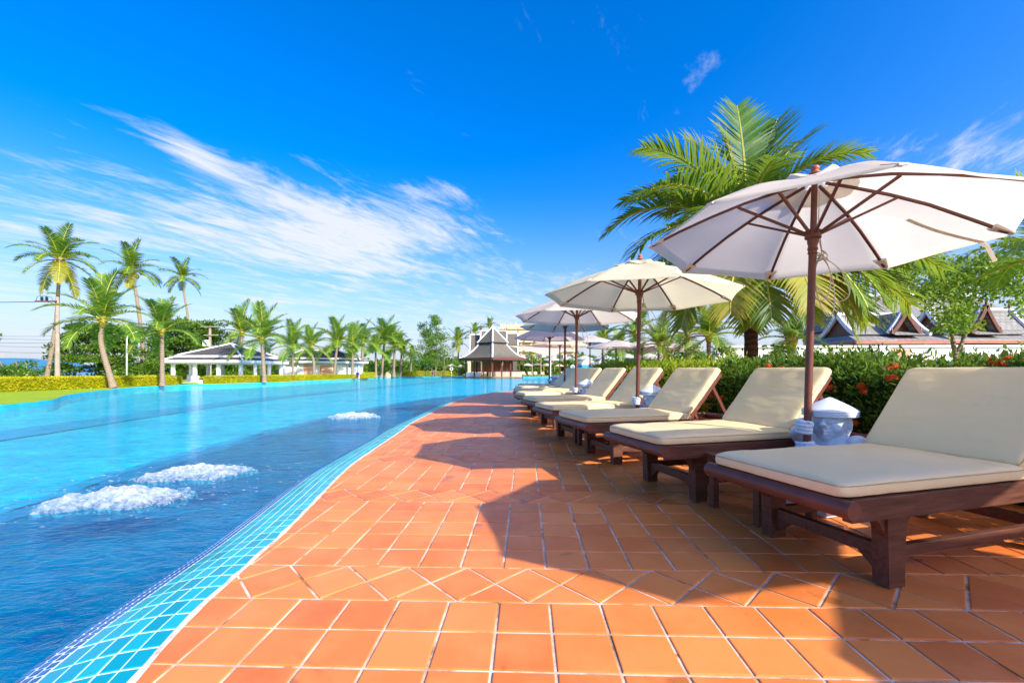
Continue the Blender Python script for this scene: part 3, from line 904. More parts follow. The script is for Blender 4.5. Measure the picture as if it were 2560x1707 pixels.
# ------------------------------------------------------------------ sun loungers
def cushion_mesh(name, L, Wd, T, seed, puff=.012, sag=0.0):
    r = random.Random(seed)
    def samp(n):
        a = [i / n * 2 - 1 for i in range(n + 1)]
        return [math.copysign(1 - (1 - abs(x)) ** 2.1, x) for x in a]
    xs, ys = samp(40), samp(26)
    b = MB(); nx, ny = len(xs), len(ys)
    def co(x, y, top):
        m = max(abs(x), abs(y)); pn = 26
        f = (abs(x) ** pn + abs(y) ** pn) ** (1 / pn) / m if m > .01 else 1
        X, Y = x / f, y / f
        e = (max(0, 1 - abs(x) ** 30) * max(0, 1 - abs(y) ** 20)) ** .5
        px_, py_ = X * L / 2, Y * Wd / 2
        q = Vector((px_ * 5 + seed, py_ * 5, seed * 1.7))
        if top:
            z = T * (.20 + .30 * e)
            z += (puff * (1 - X * X) * (1 - Y * Y) + .006 * mnoise.noise(q * .8) + .0035 * mnoise.noise(q * 2.2) + .0016 * mnoise.noise(Vector((q.x * 6, q.y * 1.2, 3))) - sag * math.exp(-(X / .5) ** 2) * (1 - Y * Y)) * min(1, e * 1.4)
            edge = max(abs(X) ** 10, abs(Y) ** 10)
            z += .0032 * edge * mnoise.noise(Vector((px_ * 26, py_ * 26, seed))) * e
        else: z = -T * (.36 + .14 * e)
        if abs(X) > .9 or abs(Y) > .9:
            w = .0035 * mnoise.noise(Vector((px_ * 9, py_ * 9, 4 + seed))) + (.0025 * mnoise.noise(Vector((px_ * 30, py_ * 30, seed))) if not top else 0)
            px_ += w * (1 if abs(X) > abs(Y) else 0); py_ += w * (1 if abs(Y) >= abs(X) else 0)
        return (px_, py_, z)
    for top in (1, 0):
        o = len(b.v)
        for y in ys:
            for x in xs: b.v.append(co(x, y, top))
        for j in range(ny - 1):
            for i in range(nx - 1):
                f = [o + j * nx + i, o + j * nx + i + 1, o + (j + 1) * nx + i + 1, o + (j + 1) * nx + i]
                b.f.append(f if top else f[::-1]); b.mi.append(0)
    ring = [i for i in range(nx)] + [j * nx + nx - 1 for j in range(1, ny)] + [(ny - 1) * nx + i for i in range(nx - 2, -1, -1)] + [j * nx for j in range(ny - 2, 0, -1)]
    m = len(ring); o = nx * ny
    mid = len(b.v)                                    # boxing strip bulges a little between the seams
    for i in ring:
        p0, p1 = Vector(b.v[i]), Vector(b.v[o + i]); c = (p0 + p1) / 2; k = 1 + .004 / max(.2, math.hypot(c.x, c.y)) * (1 + mnoise.noise(c * 14))
        b.v.append((c.x * k, c.y * k, c.z))
    for k in range(m):
        a_, b_ = ring[k], ring[(k + 1) % m]
        b.f.append([a_, mid + k, mid + (k + 1) % m, b_]); b.f.append([mid + k, o + a_, o + b_, mid + (k + 1) % m]); b.mi += [0, 0]
    b.mats.append(M_CUSH)
    return b.mesh(name, True)
def piping(L, Wd, z, rad=.0045):
    pts = []
    for i in range(161):
        a = 2 * PI * i / 160; c, s_ = math.cos(a), math.sin(a); pn = 26
        f = (abs(c) ** pn + abs(s_) ** pn) ** (-1 / pn)
        pts.append((c * f * L / 2 * 1.0, s_ * f * Wd / 2 * 1.0, z))
    b = MB(); b.tube(pts, rad, 5, M_PIPE, cap=False); return b
LW, LL, HZ = .735, 1.90, 1.15          # frame width, frame length, hinge position
BA = math.radians(50)
def make_lounger():
    root = empty('sun_lounger')
    w = LW / 2
    b = MB(); b.tube([(0, -w - .03, .372), (0, w + .03, .372)], .037, 16, M_WOODR); o = b.build('foot_beam', None, root); smooth_angle(o.data)
    b = MB(); b.tube([(LL, -w - .03, .372), (LL, w + .03, .372)], .037, 16, M_WOODR); o = b.build('head_beam', None, root); smooth_angle(o.data)
    for sgn in (-1, 1):
        b = MB(); b.box((LL / 2, sgn * (w - .022), .358), (LL - .06, .042, .095), M_WOOD, bev=.005); b.build('side_rail', None, root)
    for x in (.34, 1.5):
        for sgn in (-1, 1):
            b = MB(); y = sgn * (w - .075)
            b.extrude([(x - .055, y - .034, .309), (x + .055, y - .034, .309), (x + .046, y - .034, .0), (x - .046, y - .034, .0)][::-1], (0, .068, 0), M_WOOD)
            for sx in (-1, 1):   # shaped shoulder under the rail
                pts = [(x + sx * .054, y - .022, .308), (x + sx * .13, y - .022, .308), (x + sx * .085, y - .022, .275), (x + sx * .052, y - .022, .22)]
                b.extrude(pts if sx > 0 else pts[::-1], (0, .044, 0), M_WOOD)
            b.build('leg', None, root)
        b = MB(); b.box((x, 0, .135), (.042, LW - .22, .055), M_WOOD, bev=.003)
        for sgn in (-1, 1):
            pts = [(x - .02, sgn * (w - .11), .107), (x - .02, sgn * (w - .19), .107), (x - .02, sgn * (w - .11), .04)]
            b.extrude(pts, (.04, 0, 0), M_WOOD)
        b.build('cross_stretcher', None, root)
    for sgn in (-1, 1):
        b = MB(); b.box((.92, sgn * (w - .078), .14), (1.066, .034, .05), M_WOOD, bev=.003); b.build('side_stretcher', None, root)
    for i in range(10):
        b = MB(); b.box((.075 + i * .107, 0, .397), (.075, LW - .092, .018), M_WOOD); b.build('slat', None, root)
    for x in (1.30, 1.6, 1.74):
        b = MB(); b.box((x, 0, .335), (.05, LW - .092, .03), M_WOOD); b.build('cross_bar', None, root)
    me = cushion_mesh('seat_cushion', 1.165, .715, .070, 3)
    o = bpy.data.objects.new('seat_cushion', me); o.location = (HZ - .5825 + .002, 0, .4425); link(o, root)
    pp = piping(1.165, .715, .0135, .0035).build('piping', None, o)
    # back frame, hinged
    c, s_ = math.cos(BA), math.sin(BA); ux, uz = Vector((c, 0, s_)), Vector((-s_, 0, c))
    hp = Vector((HZ, 0, .40))
    for sgn in (-1, 1):
        y = sgn * (w - .075)
        b = MB(); b.bar(hp + Vector((0, y, 0)), hp + ux * .61 + Vector((0, y, 0)), .034, .045, M_WOODR, .003); b.build('back_rail', None, root)
        a = hp + ux * .47 - uz * .022 + Vector((0, y - sgn * .03, 0)); e = Vector((1.70, y - sgn * .03, .345))
        b = MB(); b.bar(a, e, .022, .034, M_WOODR, .002); b.build('prop_strut', None, root)
    for i in range(6):
        q = hp + ux * (.07 + i * .098) + uz * .012
        b = MB(); M = Matrix((ux, Vector((0, 1, 0)), uz)).transposed(); b.box(q + uz * .018, (.07, LW - .11, .014), M_WOODR, M); b.build('back_slat', None, root)
    me = cushion_mesh('back_cushion', .605, .70, .064, 8, .014, .006)
    o = bpy.data.objects.new('back_cushion', me); q = hp + ux * .325 + uz * .072
    o.location = q; o.rotation_euler = (0, -BA, 0); link(o, root)
    piping(.605, .70, .0125, .0035).build('piping', None, o)
    return root
LMID = [(1.542, 2.177), (1.23, 3.378), (.938, 4.567), (.74, 5.75), (.61, 7.1), (.49, 8.42), (.47, 9.8), (.49, 11.2), (.58, 12.7)]
LROT = [16.0, 16.0, 15.5, 15, 14.5, 13.5, 13, 12.5, 12]
LLAB = ['cream cushioned wooden lounger nearest the camera, cut off by the right edge',
        'second lounger from the camera, its cushion side in lilac shade, beside the nearest parasol',
        'third lounger from the camera, with a creased backrest and its prop strut showing',
        'fourth lounger from the camera, its backrest just behind the second parasol pole',
        'fifth lounger from the camera, with a pale shadow edge across its cream seat',
        'sixth lounger from the camera, directly behind the third hatted figure',
        'seventh lounger from the camera, half hidden behind the cream seats in front',
        'eighth lounger from the camera, only a thin seat and a backrest showing',
        'farthest of the row of cream loungers, seat ending by the pool water']
lounger = make_lounger()
for i, ((x, y), a, lab) in enumerate(zip(LMID, LROT, LLAB)):
    o = lounger if i == 0 else copy_tree(lounger)
    ar = math.radians(a)
    o.location = (x - .34 * math.cos(ar), y - .34 * math.sin(ar), K * y + .0006); o.rotation_euler = (0, 0, ar)
    setp(o, lab, 'sun lounger', 'loungers lined up along the pool deck')

def make_table():
    root = empty('side_table')
    for i in range(6):
        b = MB(); b.box((0, -.19 + i * .076, .352), (.50, .07, .02), M_WOOD, bev=.002); b.build('plank', None, root)
    b = MB()
    for sgn in (-1, 1):
        b.box((0, sgn * .2, .322), (.46, .03, .04), M_WOOD); b.box((sgn * .215, 0, .322), (.03, .368, .04), M_WOOD)
    b.build('apron', None, root)
    for sx in (-1, 1):
        for sy in (-1, 1):
            b = MB(); b.box((sx * .20, sy * .185, .151), (.045, .045, .302), M_WOOD, bev=.003); b.build('leg', None, root)
    return root
tabs = [((1.386 + .20 * .963 + .02, 2.777 + .20 * .27), 16, 'low slatted wooden table between the two nearest loungers'),
        ((.85 + .22 * .963, 5.15 + .22 * .27), 15, 'low slatted wooden table between the third and fourth loungers')]
table = make_table()
for i, (p, a, lab) in enumerate(tabs):
    o = table if i == 0 else copy_tree(table)
    o.location = (p[0], p[1], K * p[1] + .0006); o.rotation_euler = (0, 0, math.radians(a)); setp(o, lab, 'side table', 'small wooden tables between loungers')

# ------------------------------------------------------------------ parasols
RISE = .42
def canopy_pt(R, r, a, sag=.03, phase=0.0, rise=RISE, seed=0):
    """point of the canopy at fraction r of the radius and angle a; ribs every 45 degrees"""
    k = (a - phase) / (PI / 4); f = k - math.floor(k)
    ch = math.cos(PI / 8) / math.cos((f - .5) * PI / 4)        # straight hem between two rib tips
    mid = 1 - (2 * f - 1) ** 2
    rad = R * r * ch * (1 - .018 * mid * r)
    z = rise * (1 - r) + .05 * math.sin(PI * r) - sag * mid * r * (1.15 - r) * 2 + .012 * mid * r ** 6
    z += .006 * mnoise.noise(Vector((math.cos(a) * r * 4, math.sin(a) * r * 4, seed + 2.2)))
    return Vector((rad * math.cos(a), rad * math.sin(a), z))
def make_parasol(R, h, hub, phase, canvas, seed, detail=True, rope=False, name='parasol'):
    root = empty(name)
    b = MB(); nb = 16 if detail else 8
    top = h + RISE + .03
    b.tube([(0, 0, .02), (0, 0, hub - .10)], .0235, nb, M_WOODR); b.tube([(0, 0, hub - .10), (0, 0, top)], .019, nb, M_WOODR)
    o = b.build('pole', None, root); smooth_angle(o.data)
    b = MB(); b.lathe([(.024, -.14), (.03, -.135), (.026, -.12), (.032, -.105), (.027, -.085), (.034, -.06), (.034, -.04), (.05, -.03), (.05, .02), (.034, .03), (.02, .032)], nb, (0, 0, hub), M_WOODR)
    o = b.build('hub', None, root); smooth_angle(o.data)
    b = MB(); b.lathe([(.02, 0), (.034, .002), (.036, .010), (.022, .016), (.018, .022), (.026, .030), (.028, .042), (.022, .053), (.010, .060), (.001, .062)], nb, (0, 0, h + RISE + .040), M_FINIAL)
    o = b.build('finial', None, root, smooth=True)
    nr, na = (14, 12) if detail else (6, 4)
    b = MB(); vs = []
    for i in range(nr + 1):
        r = .10 + .90 * i / nr
        for j in range(8 * na):
            a = phase + 2 * PI * j / (8 * na)
            q = canopy_pt(R, r, a, .03, phase, RISE, seed); q.z += h; vs.append(q)
    m = 8 * na
    b.add(vs, [(i * m + j, i * m + (j + 1) % m, (i + 1) * m + (j + 1) % m, (i + 1) * m + j) for i in range(nr) for j in range(m)], canvas)
    hem = []
    for j in range(m):                                     # narrow turned-down hem
        q = vs[nr * m + j]; hem.append(Vector((q.x * .998, q.y * .998, q.z - .014)))
    base = len(b.v); b.v += [tuple(x) for x in hem]
    for j in range(m):
        b.f.append([nr * m + j, nr * m + (j + 1) % m, base + (j + 1) % m, base + j]); b.mi.append(0)
    b.build('canopy', None, root, smooth=True)
    b = MB(); vs = []; nr2 = 6 if detail else 3
    for i in range(nr2 + 1):
        r = .02 + .25 * i / nr2
        for j in range(m):
            a = phase + 2 * PI * j / m
            q = canopy_pt(R, r, a, .03, phase, RISE, seed); t = i / nr2
            q.z += h + .034 - .008 * t + t * t * .020 * math.sin(8 * (a - phase) + PI / 2) * .6 + t * .02 * mnoise.noise(Vector((math.cos(a) * 3, math.sin(a) * 3, seed * 2.0 + i)))
            vs.append(q)
    b.add(vs, [(i * m + j, i * m + (j + 1) % m, (i + 1) * m + (j + 1) % m, (i + 1) * m + j) for i in range(nr2) for j in range(m)], canvas)
    b.build('vent_cap', None, root, smooth=True)
    for k in range(8):
        a = phase + k * PI / 4
        pts = [canopy_pt(R, r, a, .03, phase, RISE, seed) + Vector((0, 0, h - .014)) for r in ((.06, .2, .4, .6, .8, .975) if detail else (.06, .5, .97))]
        b = MB()
        for p0, p1 in zip(pts[:-1], pts[1:]): b.bar(p0, p1, .017, .015, M_WOODR)
        b.build('rib', None, root)
        q = canopy_pt(R, .44, a, .03, phase, RISE, seed) + Vector((0, 0, h - .024))
        p0 = Vector((math.cos(a) * .045, math.sin(a) * .045, hub))
        b = MB(); b.bar(p0, q, .016, .015, M_WOODR); b.build('strut', None, root)
        if detail:
            t0 = canopy_pt(R, .90, a, .03, phase, RISE, seed) + Vector((0, 0, h - .027)); t1 = canopy_pt(R, 1.0, a, .03, phase, RISE, seed) + Vector((0, 0, h - .012))
            tv = Vector((-math.sin(a), math.cos(a), 0))
            b = MB(); b.add([t0 - tv * .034, t0 + tv * .034, t1 + tv * .016, t1 - tv * .016, t0 - tv * .045 + Vector((0, 0, .018)), t0 + tv * .045 + Vector((0, 0, .018)), t1 + tv * .02 + Vector((0, 0, .01)), t1 - tv * .02 + Vector((0, 0, .01))],
                            [(0, 3, 2, 1), (0, 1, 5, 4), (1, 2, 6, 5), (3, 0, 4, 7), (2, 3, 7, 6)], M_POCKET); b.build('rib_pocket', None, root)
    if rope and seed == 1:                                   # loose tie strap sewn under one panel
        a = math.radians(-8); tv = Vector((-math.sin(a), math.cos(a), 0)) * .016; pts = [canopy_pt(R, r_, a + .25 * (1 - r_), .03, phase, RISE, seed) + Vector((0, 0, h - .012 - .02 * math.sin(PI * (r_ - .5) * 2))) for r_ in np.linspace(.62, 1.0, 8)]
        e = pts[-1]; pts += [e + Vector((.03, -.005, -.03)), e + Vector((.045, -.015, -.08)), e + Vector((.065, -.02, -.125))]
        b = MB()
        for i, p_ in enumerate(pts): b.v += [tuple(p_ - tv), tuple(p_ + tv), tuple(p_ + tv + Vector((0, 0, .003))), tuple(p_ - tv + Vector((0, 0, .003)))]
        for i in range(len(pts) - 1):
            for j in range(4): b.f.append([i * 4 + j, i * 4 + (j + 1) % 4, i * 4 + 4 + (j + 1) % 4, i * 4 + 4 + j]); b.mi.append(0)
        b.build('tie_strap', M_CANVAS, root)
    if rope:
        b = MB(); r = random.Random(seed)
        dv = Vector((.90, -.42, 0)).normalized()
        k0 = Vector((0, 0, hub - .15)) + dv * .055
        for i in range(9):
            c = k0 + Vector((r.uniform(-.018, .018), r.uniform(-.018, .018), r.uniform(-.03, .02)))
            b.tube([c + Vector((math.cos(t) * .014, math.sin(t) * .010, math.sin(t + i) * .012)) for t in np.linspace(0, 5.6, 9)], .0038, 5, M_ROPE)
        def loop(w, hh, off, tw):
            pts = []
            for i in range(29):
                t = i / 28 * 2 * PI
                x = w * math.sin(t) * (1 - .3 * math.cos(t)) + off * (1 - math.cos(t)) / 2
                pts.append(k0 + dv * x + Vector((tw * math.sin(t * 2), tw * math.cos(t * 1.3), -.02 - hh * (1 - math.cos(t)) / 2)))
            b.tube(pts, .0036, 5, M_ROPE, cap=False)
        loop(.085, .30, .10, .01); loop(.045, .40, .045, .012); loop(.05, .29, .0, .008)
        b.tube([k0, k0 + Vector((-.03, .02, .20)), Vector((0.02, 0, hub + .26))], .003, 5, M_ROPE)
        b.tube([k0 + Vector((0, 0, .02)), Vector((.028, -.01, hub + .05)), Vector((.02, -.022, hub + .28))], .003, 5, M_ROPE)
        b.build('pull_rope', None, root, smooth=True)
    return root
# (foot x, foot y, top x, top y, R, rim height, hub height, phase, canvas, rope, label)
PARA = [(1.967, 2.955, 2.055, 3.005, 1.075, 1.805, 1.85, 73.9, M_CANVAS, True, 'big white parasol nearest the camera, seen from below with a coiled rope'),
        (1.51, 5.32, 1.545, 5.34, 1.16, 1.79, 1.85, -86, M_CANVASC, True, 'cream topped parasol second from the camera, between the third and fourth loungers'),
        (1.146, 7.93, 1.17, 7.95, 1.14, 1.83, 1.86, -78, M_CANVAS, True, 'off white parasol third from the camera, half behind the cream topped one'),
        (1.26, 10.6, 1.28, 10.6, 1.12, 1.90, 1.93, -80, M_CANVASG, False, 'pale green tinted parasol fourth from the camera'),
        (1.18, 14.0, 1.2, 14.0, 1.15, 1.86, 1.88, -84, M_CANVAS, False, 'white parasol fifth from the camera, above the last hatted figure'),
        (1.83, 17.0, 1.85, 17.0, 1.15, 1.78, 1.80, -75, M_CANVASC, False, 'farthest parasol of the deck row, on a reddish brown pole'),
        (2.88, .74, 2.92, .76, 1.08, 1.80, 1.85, 172, M_CANVAS, False, 'white parasol just outside the right edge, shading the nearest lounger'),
        (4.18, -.80, 4.22, -.78, 1.08, 1.80, 1.85, 172, M_CANVAS, False, 'white parasol out of frame, its shadow lying on the lower right tiles')]
for i, (x, y, tx, ty, R, h, hub, ph, cv, rp, lab) in enumerate(PARA):
    o = make_parasol(R, h, hub, math.radians(ph), cv, i + 1, True, rp)
    o.location = (x, y, K * y + .001)
    d = Vector((tx - x, ty - y, h)).normalized()
    o.rotation_mode = 'QUATERNION'; o.rotation_quaternion = Vector((0, 0, 1)).rotation_difference(d)
    setp(o, lab, 'parasol', 'parasols along the pool deck')

# ------------------------------------------------------------------ plaster figures that hold the parasol poles
def remeshed(mb, name, voxel, smooth_it=3):
    me = mb.mesh(name); o = bpy.data.objects.new(name, me); COL.objects.link(o)
    m = o.modifiers.new('r', 'REMESH'); m.mode = 'VOXEL'; m.voxel_size = voxel; m.use_smooth_shade = True
    s = o.modifiers.new('s', 'SMOOTH'); s.factor = .5; s.iterations = smooth_it
    bpy.context.view_layer.update()
    dg = bpy.context.evaluated_depsgraph_get()
    out = bpy.data.meshes.new_from_object(o.evaluated_get(dg)); out.name = name
    bpy.data.objects.remove(o); bpy.data.meshes.remove(me)
    return out
def make_figure():
    root = empty('kneeling_figure')
    b = MB(); PX = .215; S = 1.20; C = Vector((.0, 0, .520))
    RH = Matrix.Rotation(math.radians(24), 3, 'Z')              # the head is turned towards the deck path
    def h(p): return C + RH @ ((Vector(p) - C) * S)
    def ball(p, r, nu=14, nv=10, sq=(1, 1, 1)): b.ball(h(p), r * S, nu, nv, sq=sq, M=RH)
    def tube(ps, rs, n=8): b.tube([h(p) for p in ps], [r * S for r in rs], n)
    ball((0, 0, .520), .098, 24, 16, (.95, .92, 1.08)); ball((.018, 0, .472), .082, 16, 10, (.92, .95, .78))
    ball((.050, 0, .436), .034, 12, 8)                                         # chin
    for s in (-1, 1):
        ball((.060, s * .045, .484), .036, 12, 8, (.85, .9, .85))              # cheek
        ball((.079, s * .037, .525), .022, 12, 8, (.62, 1.35, .56))            # closed eyelid
        tube([(.070, s * .060, .517), (.090, s * .036, .5135), (.090, s * .016, .517)], [.003, .0045, .003])
        tube([(.094, s * .008, .553), (.088, s * .036, .562), (.070, s * .064, .550)], [.011, .013, .007])   # brow
        ball((-.01, s * .094, .505), .027, 10, 8, (.7, .4, 1.35))              # ear
        ball((.100, s * .013, .491), .0115, 8, 6)                              # nostril
    tube([(.088, 0, .553), (.107, 0, .520), (.124, 0, .496)], [.009, .013, .018], 10)   # nose
    tube([(.082, -.028, .4655), (.103, 0, .470), (.082, .028, .4655)], [.005, .0098, .005])
    tube([(.080, -.022, .4525), (.099, 0, .450), (.080, .022, .4525)], [.005, .0105, .005])
    ball((-.050, 0, .50), .092, 14, 10, (.75, 1.06, 1.2))                      # bound hair at the back
    b.tube([(-.01, 0, .33), (-.01, 0, .45)], [.095, .08], 12)                  # neck
    b.ball((-.03, 0, .30), .16, 18, 12, sq=(.8, 1.22, .86)); b.ball((-.02, 0, .18), .16, 18, 12, sq=(.85, 1.1, .95))
    for s in (-1, 1):
        b.ball((-.03, s * .165, .375), .066, 12, 8, sq=(1, 1, .95))            # shoulder
        b.ball((.10, s * .11, .10), .085, 14, 10, sq=(1.5, .75, .75))          # folded thigh and shin
        b.ball((-.05, s * .11, .08), .075, 12, 8, sq=(1.6, .7, .7))
    # the arm away from the front of the pool path lifts the upper hand; the other reaches low across the body
    b.tube([(-.03, -.165, .375), (.06, -.19, .385), (.13, -.14, .43), (PX - .03, -.035, .485)], [.052, .046, .038, .030], 12)
    b.tube([(-.03, .165, .375), (.03, .20, .30), (.11, .15, .305), (PX - .02, .035, .345)], [.055, .048, .042, .032], 12)
    for s, z0 in ((-1, .492), (1, .345)):
        b.ball((PX - .026, s * .018, z0), .040, 12, 8, sq=(.8, .9, 1.1))       # palm against the pole
        for k in range(4):
            zf = z0 + .036 - k * .0235; rr = .047 - .002 * abs(k - 1)
            pts = [(PX + rr * math.cos(t), s * rr * math.sin(t), zf - .002 * i) for i, t in enumerate(np.linspace(2.4, -1.9, 9))]
            b.tube(pts, [.0128, .0135, .0125, .014, .012, .013, .0115, .0115, .009], 8)
        b.tube([(PX - .03, -s * .01, z0 - .01), (PX - .004, -s * .048, z0 + .012), (PX + .03, -s * .043, z0 + .03)], [.015, .013, .010], 8)   # thumb
    b.tube([(-.13, -.17, .03), (.21, -.17, .03)], .03, 8); b.tube([(-.13, .17, .03), (.21, .17, .03)], .03, 8)
    me = remeshed(b, 'body', .0046, 1); me.materials.append(M_STATUE)
    o = bpy.data.objects.new('body', me); o.location = (0, 0, .055); link(o, root)
    b = MB()
    prof = [(.01, .598), (.135, .600), (.158, .605), (.162, .610), (.158, .615), (.163, .620), (.159, .625), (.164, .630), (.160, .635), (.165, .641), (.163, .647), (.152, .655)]
    prof += [(.152 - .140 * t, .655 + .076 * t ** .95) for t in (.2, .4, .6, .8, .93)] + [(.006, .732)]
    b.lathe(prof, 40, (0, 0, 0), M_STATUE); o = b.build('hat', None, root, smooth=True); smooth_angle(o.data, 50)
    o.location = (.0, 0, .0)
    b = MB(); b.box((.05, 0, .03), (.50, .44, .058), M_STATUE, bev=.008); b.build('plinth', None, root)
    b = MB(); b.lathe([(.034, .058), (.034, .10), (.028, .11), (.0245, .112)], 14, (PX, 0, 0), M_WOODR); b.build('pole_socket', None, root)
    return root
fig = make_figure()
FIGL = ['blue white plaster figure in a conical hat holding the nearest parasol pole',
        'plaster figure in a conical hat holding the second parasol pole',
        'plaster figure in a conical hat holding the third parasol pole',
        'small plaster figure in a conical hat at the foot of the fourth parasol',
        'tiny plaster figure in a conical hat at the foot of the fifth parasol']
for i in range(5):
    o = fig if i == 0 else copy_tree(fig)
    x, y = PARA[i][0], PARA[i][1]; a = math.radians(15.5 if i < 3 else 13)
    o.location = (x + .215 * math.cos(a), y + .215 * math.sin(a), K * y + .0012); o.rotation_euler = (0, 0, a + PI)
    setp(o, FIGL[i], 'statue', 'hatted plaster figures holding parasol poles')
# ------------------------------------------------------------------ hedges
def path_frames(pts, per=10):
    c = np.array(catmull(pts, per)); t = np.gradient(c, axis=0); t /= np.linalg.norm(t, axis=1, keepdims=True)
    return c, t, np.stack([-t[:, 1], t[:, 0]], 1)
def hedge(name, pts, width, hfun, zfun, n_per_m2, leaf, mat, label, shoots=0, shoot_h=.2, flowers=0, rough=.06, cat='hedge', group=None, flower_z=(.35, .95)):
    root = empty(name, (0, 0, 0), label=label, cat=cat, group=group)
    c, t, n = path_frames(pts)
    d = np.concatenate([[0], np.cumsum(np.linalg.norm(np.diff(c, axis=0), axis=1))]); Ltot = d[-1]
    def at(s):
        i = np.clip(np.searchsorted(d, s) - 1, 0, len(d) - 2); f = (s - d[i]) / (d[i + 1] - d[i])
        return c[i] * (1 - f)[:, None] + c[i + 1] * f[:, None], n[i]
    hbar = np.mean([hfun(x) for x in np.linspace(0, 1, 20)])
    core = MB(); rows = []
    for i in range(len(c)):
        h = hfun(d[i] / Ltot) - leaf * .9; w = width / 2 - leaf * .9; z = zfun(c[i][1])
        prof = [(-w, 0), (-w, h * .9), (-w * .8, h), (w * .8, h), (w, h * .9), (w, 0)]
        rows.append([(c[i][0] + n[i][0] * a, c[i][1] + n[i][1] * a, z + b) for a, b in prof])
    for r in rows: core.v += r
    for i in range(len(rows) - 1):
        for j in range(5): core.f.append((i * 6 + j, (i + 1) * 6 + j, (i + 1) * 6 + j + 1, i * 6 + j + 1)); core.mi.append(0)
    core.f.append(tuple(range(6))); core.mi.append(0); b0 = (len(rows) - 1) * 6; core.f.append(tuple(range(b0, b0 + 6))); core.mi.append(0)
    core.build('inner_body', M_COREY if mat is L_HEDGEG else M_CORE, root)  # solid body that blocks light; its dark version paints the shade between leaves
    per = 2 * hbar + width; N = int(Ltot * per * n_per_m2)
    s = rng.uniform(0, Ltot, N); p, nn = at(s)
    q = rng.uniform(0, per, N); hh = np.array([hfun(x) for x in s / Ltot])
    side = np.where(q < hbar, -1, np.where(q < 2 * hbar, 1, 0))
    off = np.where(side == 0, rng.uniform(-.5, .5, N) * width, side * width / 2) + rng.normal(0, rough, N) - side * np.abs(rng.normal(0, leaf * .7, N))
    z = np.where(side == 0, hh + rng.normal(0, rough, N), np.where(side == -1, q, q - hbar) / hbar * hh)
    zz = np.array([zfun(y) for y in p[:, 1]])
    pos = np.column_stack([p + nn * off[:, None], zz + np.maximum(z, .02)])
    dr = np.column_stack([nn * side[:, None], np.where(side == 0, 1.1, .75)]) + rng.normal(0, .55, (N, 3))
    P_, D_, LN, WN = [pos], [dr], [rng.uniform(.7, 1.25, N) * leaf], [rng.uniform(.7, 1.2, N) * leaf * .42]
    ends = 500 if n_per_m2 > 600 else 120
    for e, idx in ((0, 0), (1, -1)):
        w_ = rng.uniform(-.5, .5, ends) * width; z_ = rng.uniform(.02, 1, ends) * hfun(e)
        pe = np.column_stack([c[idx] + n[idx] * w_[:, None] + (t[idx] * (1 if e else -1)) * np.abs(rng.normal(0, rough, (ends, 1))), z_ + zfun(c[idx][1])])
        P_.append(pe); D_.append(np.column_stack([np.repeat([t[idx] * (1 if e else -1)], ends, 0), np.full(ends, .6)]) + rng.normal(0, .5, (ends, 3))); LN.append(np.full(ends, leaf)); WN.append(np.full(ends, leaf * .42))
    if shoots:
        ns = int(Ltot * shoots); s = rng.uniform(0, Ltot, ns); p, nn = at(s); off = rng.uniform(-.55, .55, ns) * width
        hh = np.array([hfun(x) for x in s / Ltot]); zz = np.array([zfun(y) for y in p[:, 1]])
        for k in range(ns):
            H = shoot_h * rng.uniform(.35, 1.15); m = max(4, int(H / (leaf * .42))); lean = rng.normal(0, .18, 2)
            for j in range(m):
                u = j / m
                base = np.array([p[k][0] + nn[k][0] * off[k] + lean[0] * H * u, p[k][1] + nn[k][1] * off[k] + lean[1] * H * u, zz[k] + hh[k] - .04 + H * u])
                a = j * 1.57 + rng.uniform(0, .5)
                for a2 in (a, a + PI):
                    P_.append(base[None]); D_.append(np.array([[math.cos(a2), math.sin(a2), .9 + .9 * u]])); LN.append(np.array([leaf * (1.15 - .45 * u)])); WN.append(np.array([leaf * .42]))
    o = leaf_obj('foliage', np.concatenate(P_), np.concatenate(D_), np.concatenate(LN), np.concatenate(WN), mat, root, kind='stuff')
    if flowers:
        done = 0
        fm = []
        for v in range(3):     # flower head: a low dome of four-petalled stars
            b = MB(); r = random.Random(v)
            for k in range(26):
                th, ph = r.uniform(0, 1.15), r.uniform(0, 2 * PI); R_ = .036
                cc = Vector((R_ * math.sin(th) * math.cos(ph), R_ * math.sin(th) * math.sin(ph), R_ * math.cos(th) * .7)); nm = cc.normalized(); x = nm.orthogonal().normalized(); y = nm.cross(x)
                for q_ in range(4):
                    a = q_ * PI / 2 + r.random(); e = x * math.cos(a) + y * math.sin(a); sd_ = nm.cross(e)
                    b.add([cc, cc + e * .008 + sd_ * .004, cc + e * .016 + nm * .002, cc + e * .008 - sd_ * .004], [(0, 1, 2, 3)])
            b.mats = [L_FLOWER]; fm.append(b.mesh('flower'))
        while done < flowers:
            s1 = rng.uniform(0, Ltot, 1); p, nn = at(s1); h = hfun(s1[0] / Ltot); front = flower_side if rng.random() < .62 else 0
            if front: off = front * (width / 2 + .055); z = rng.uniform(*flower_z) * h; tl = 1.0
            else: off = rng.uniform(-.5, .5) * width; z = h + rng.uniform(.03, .10); tl = .25
            nf = rng.integers(1, 4)
            for q_ in range(nf):
                o = bpy.data.objects.new('flower', fm[rng.integers(0, 3)])
                w = p[0] + nn[0] * off; o.location = (w[0] + rng.normal(0, .028), w[1] + rng.normal(0, .028), zfun(w[1]) + z + rng.normal(0, .02))
                dv = Vector((nn[0][0] * front * tl, nn[0][1] * front * tl, .8)) + Vector(rng.normal(0, .25, 3)); o.rotation_euler = dv.to_track_quat('Z', 'Y').to_euler(); sc = rng.uniform(.8, 1.35); o.scale = (sc,) * 3
                link(o, root); done += 1
    return root
flower_side = 1
kz = lambda y: K * y
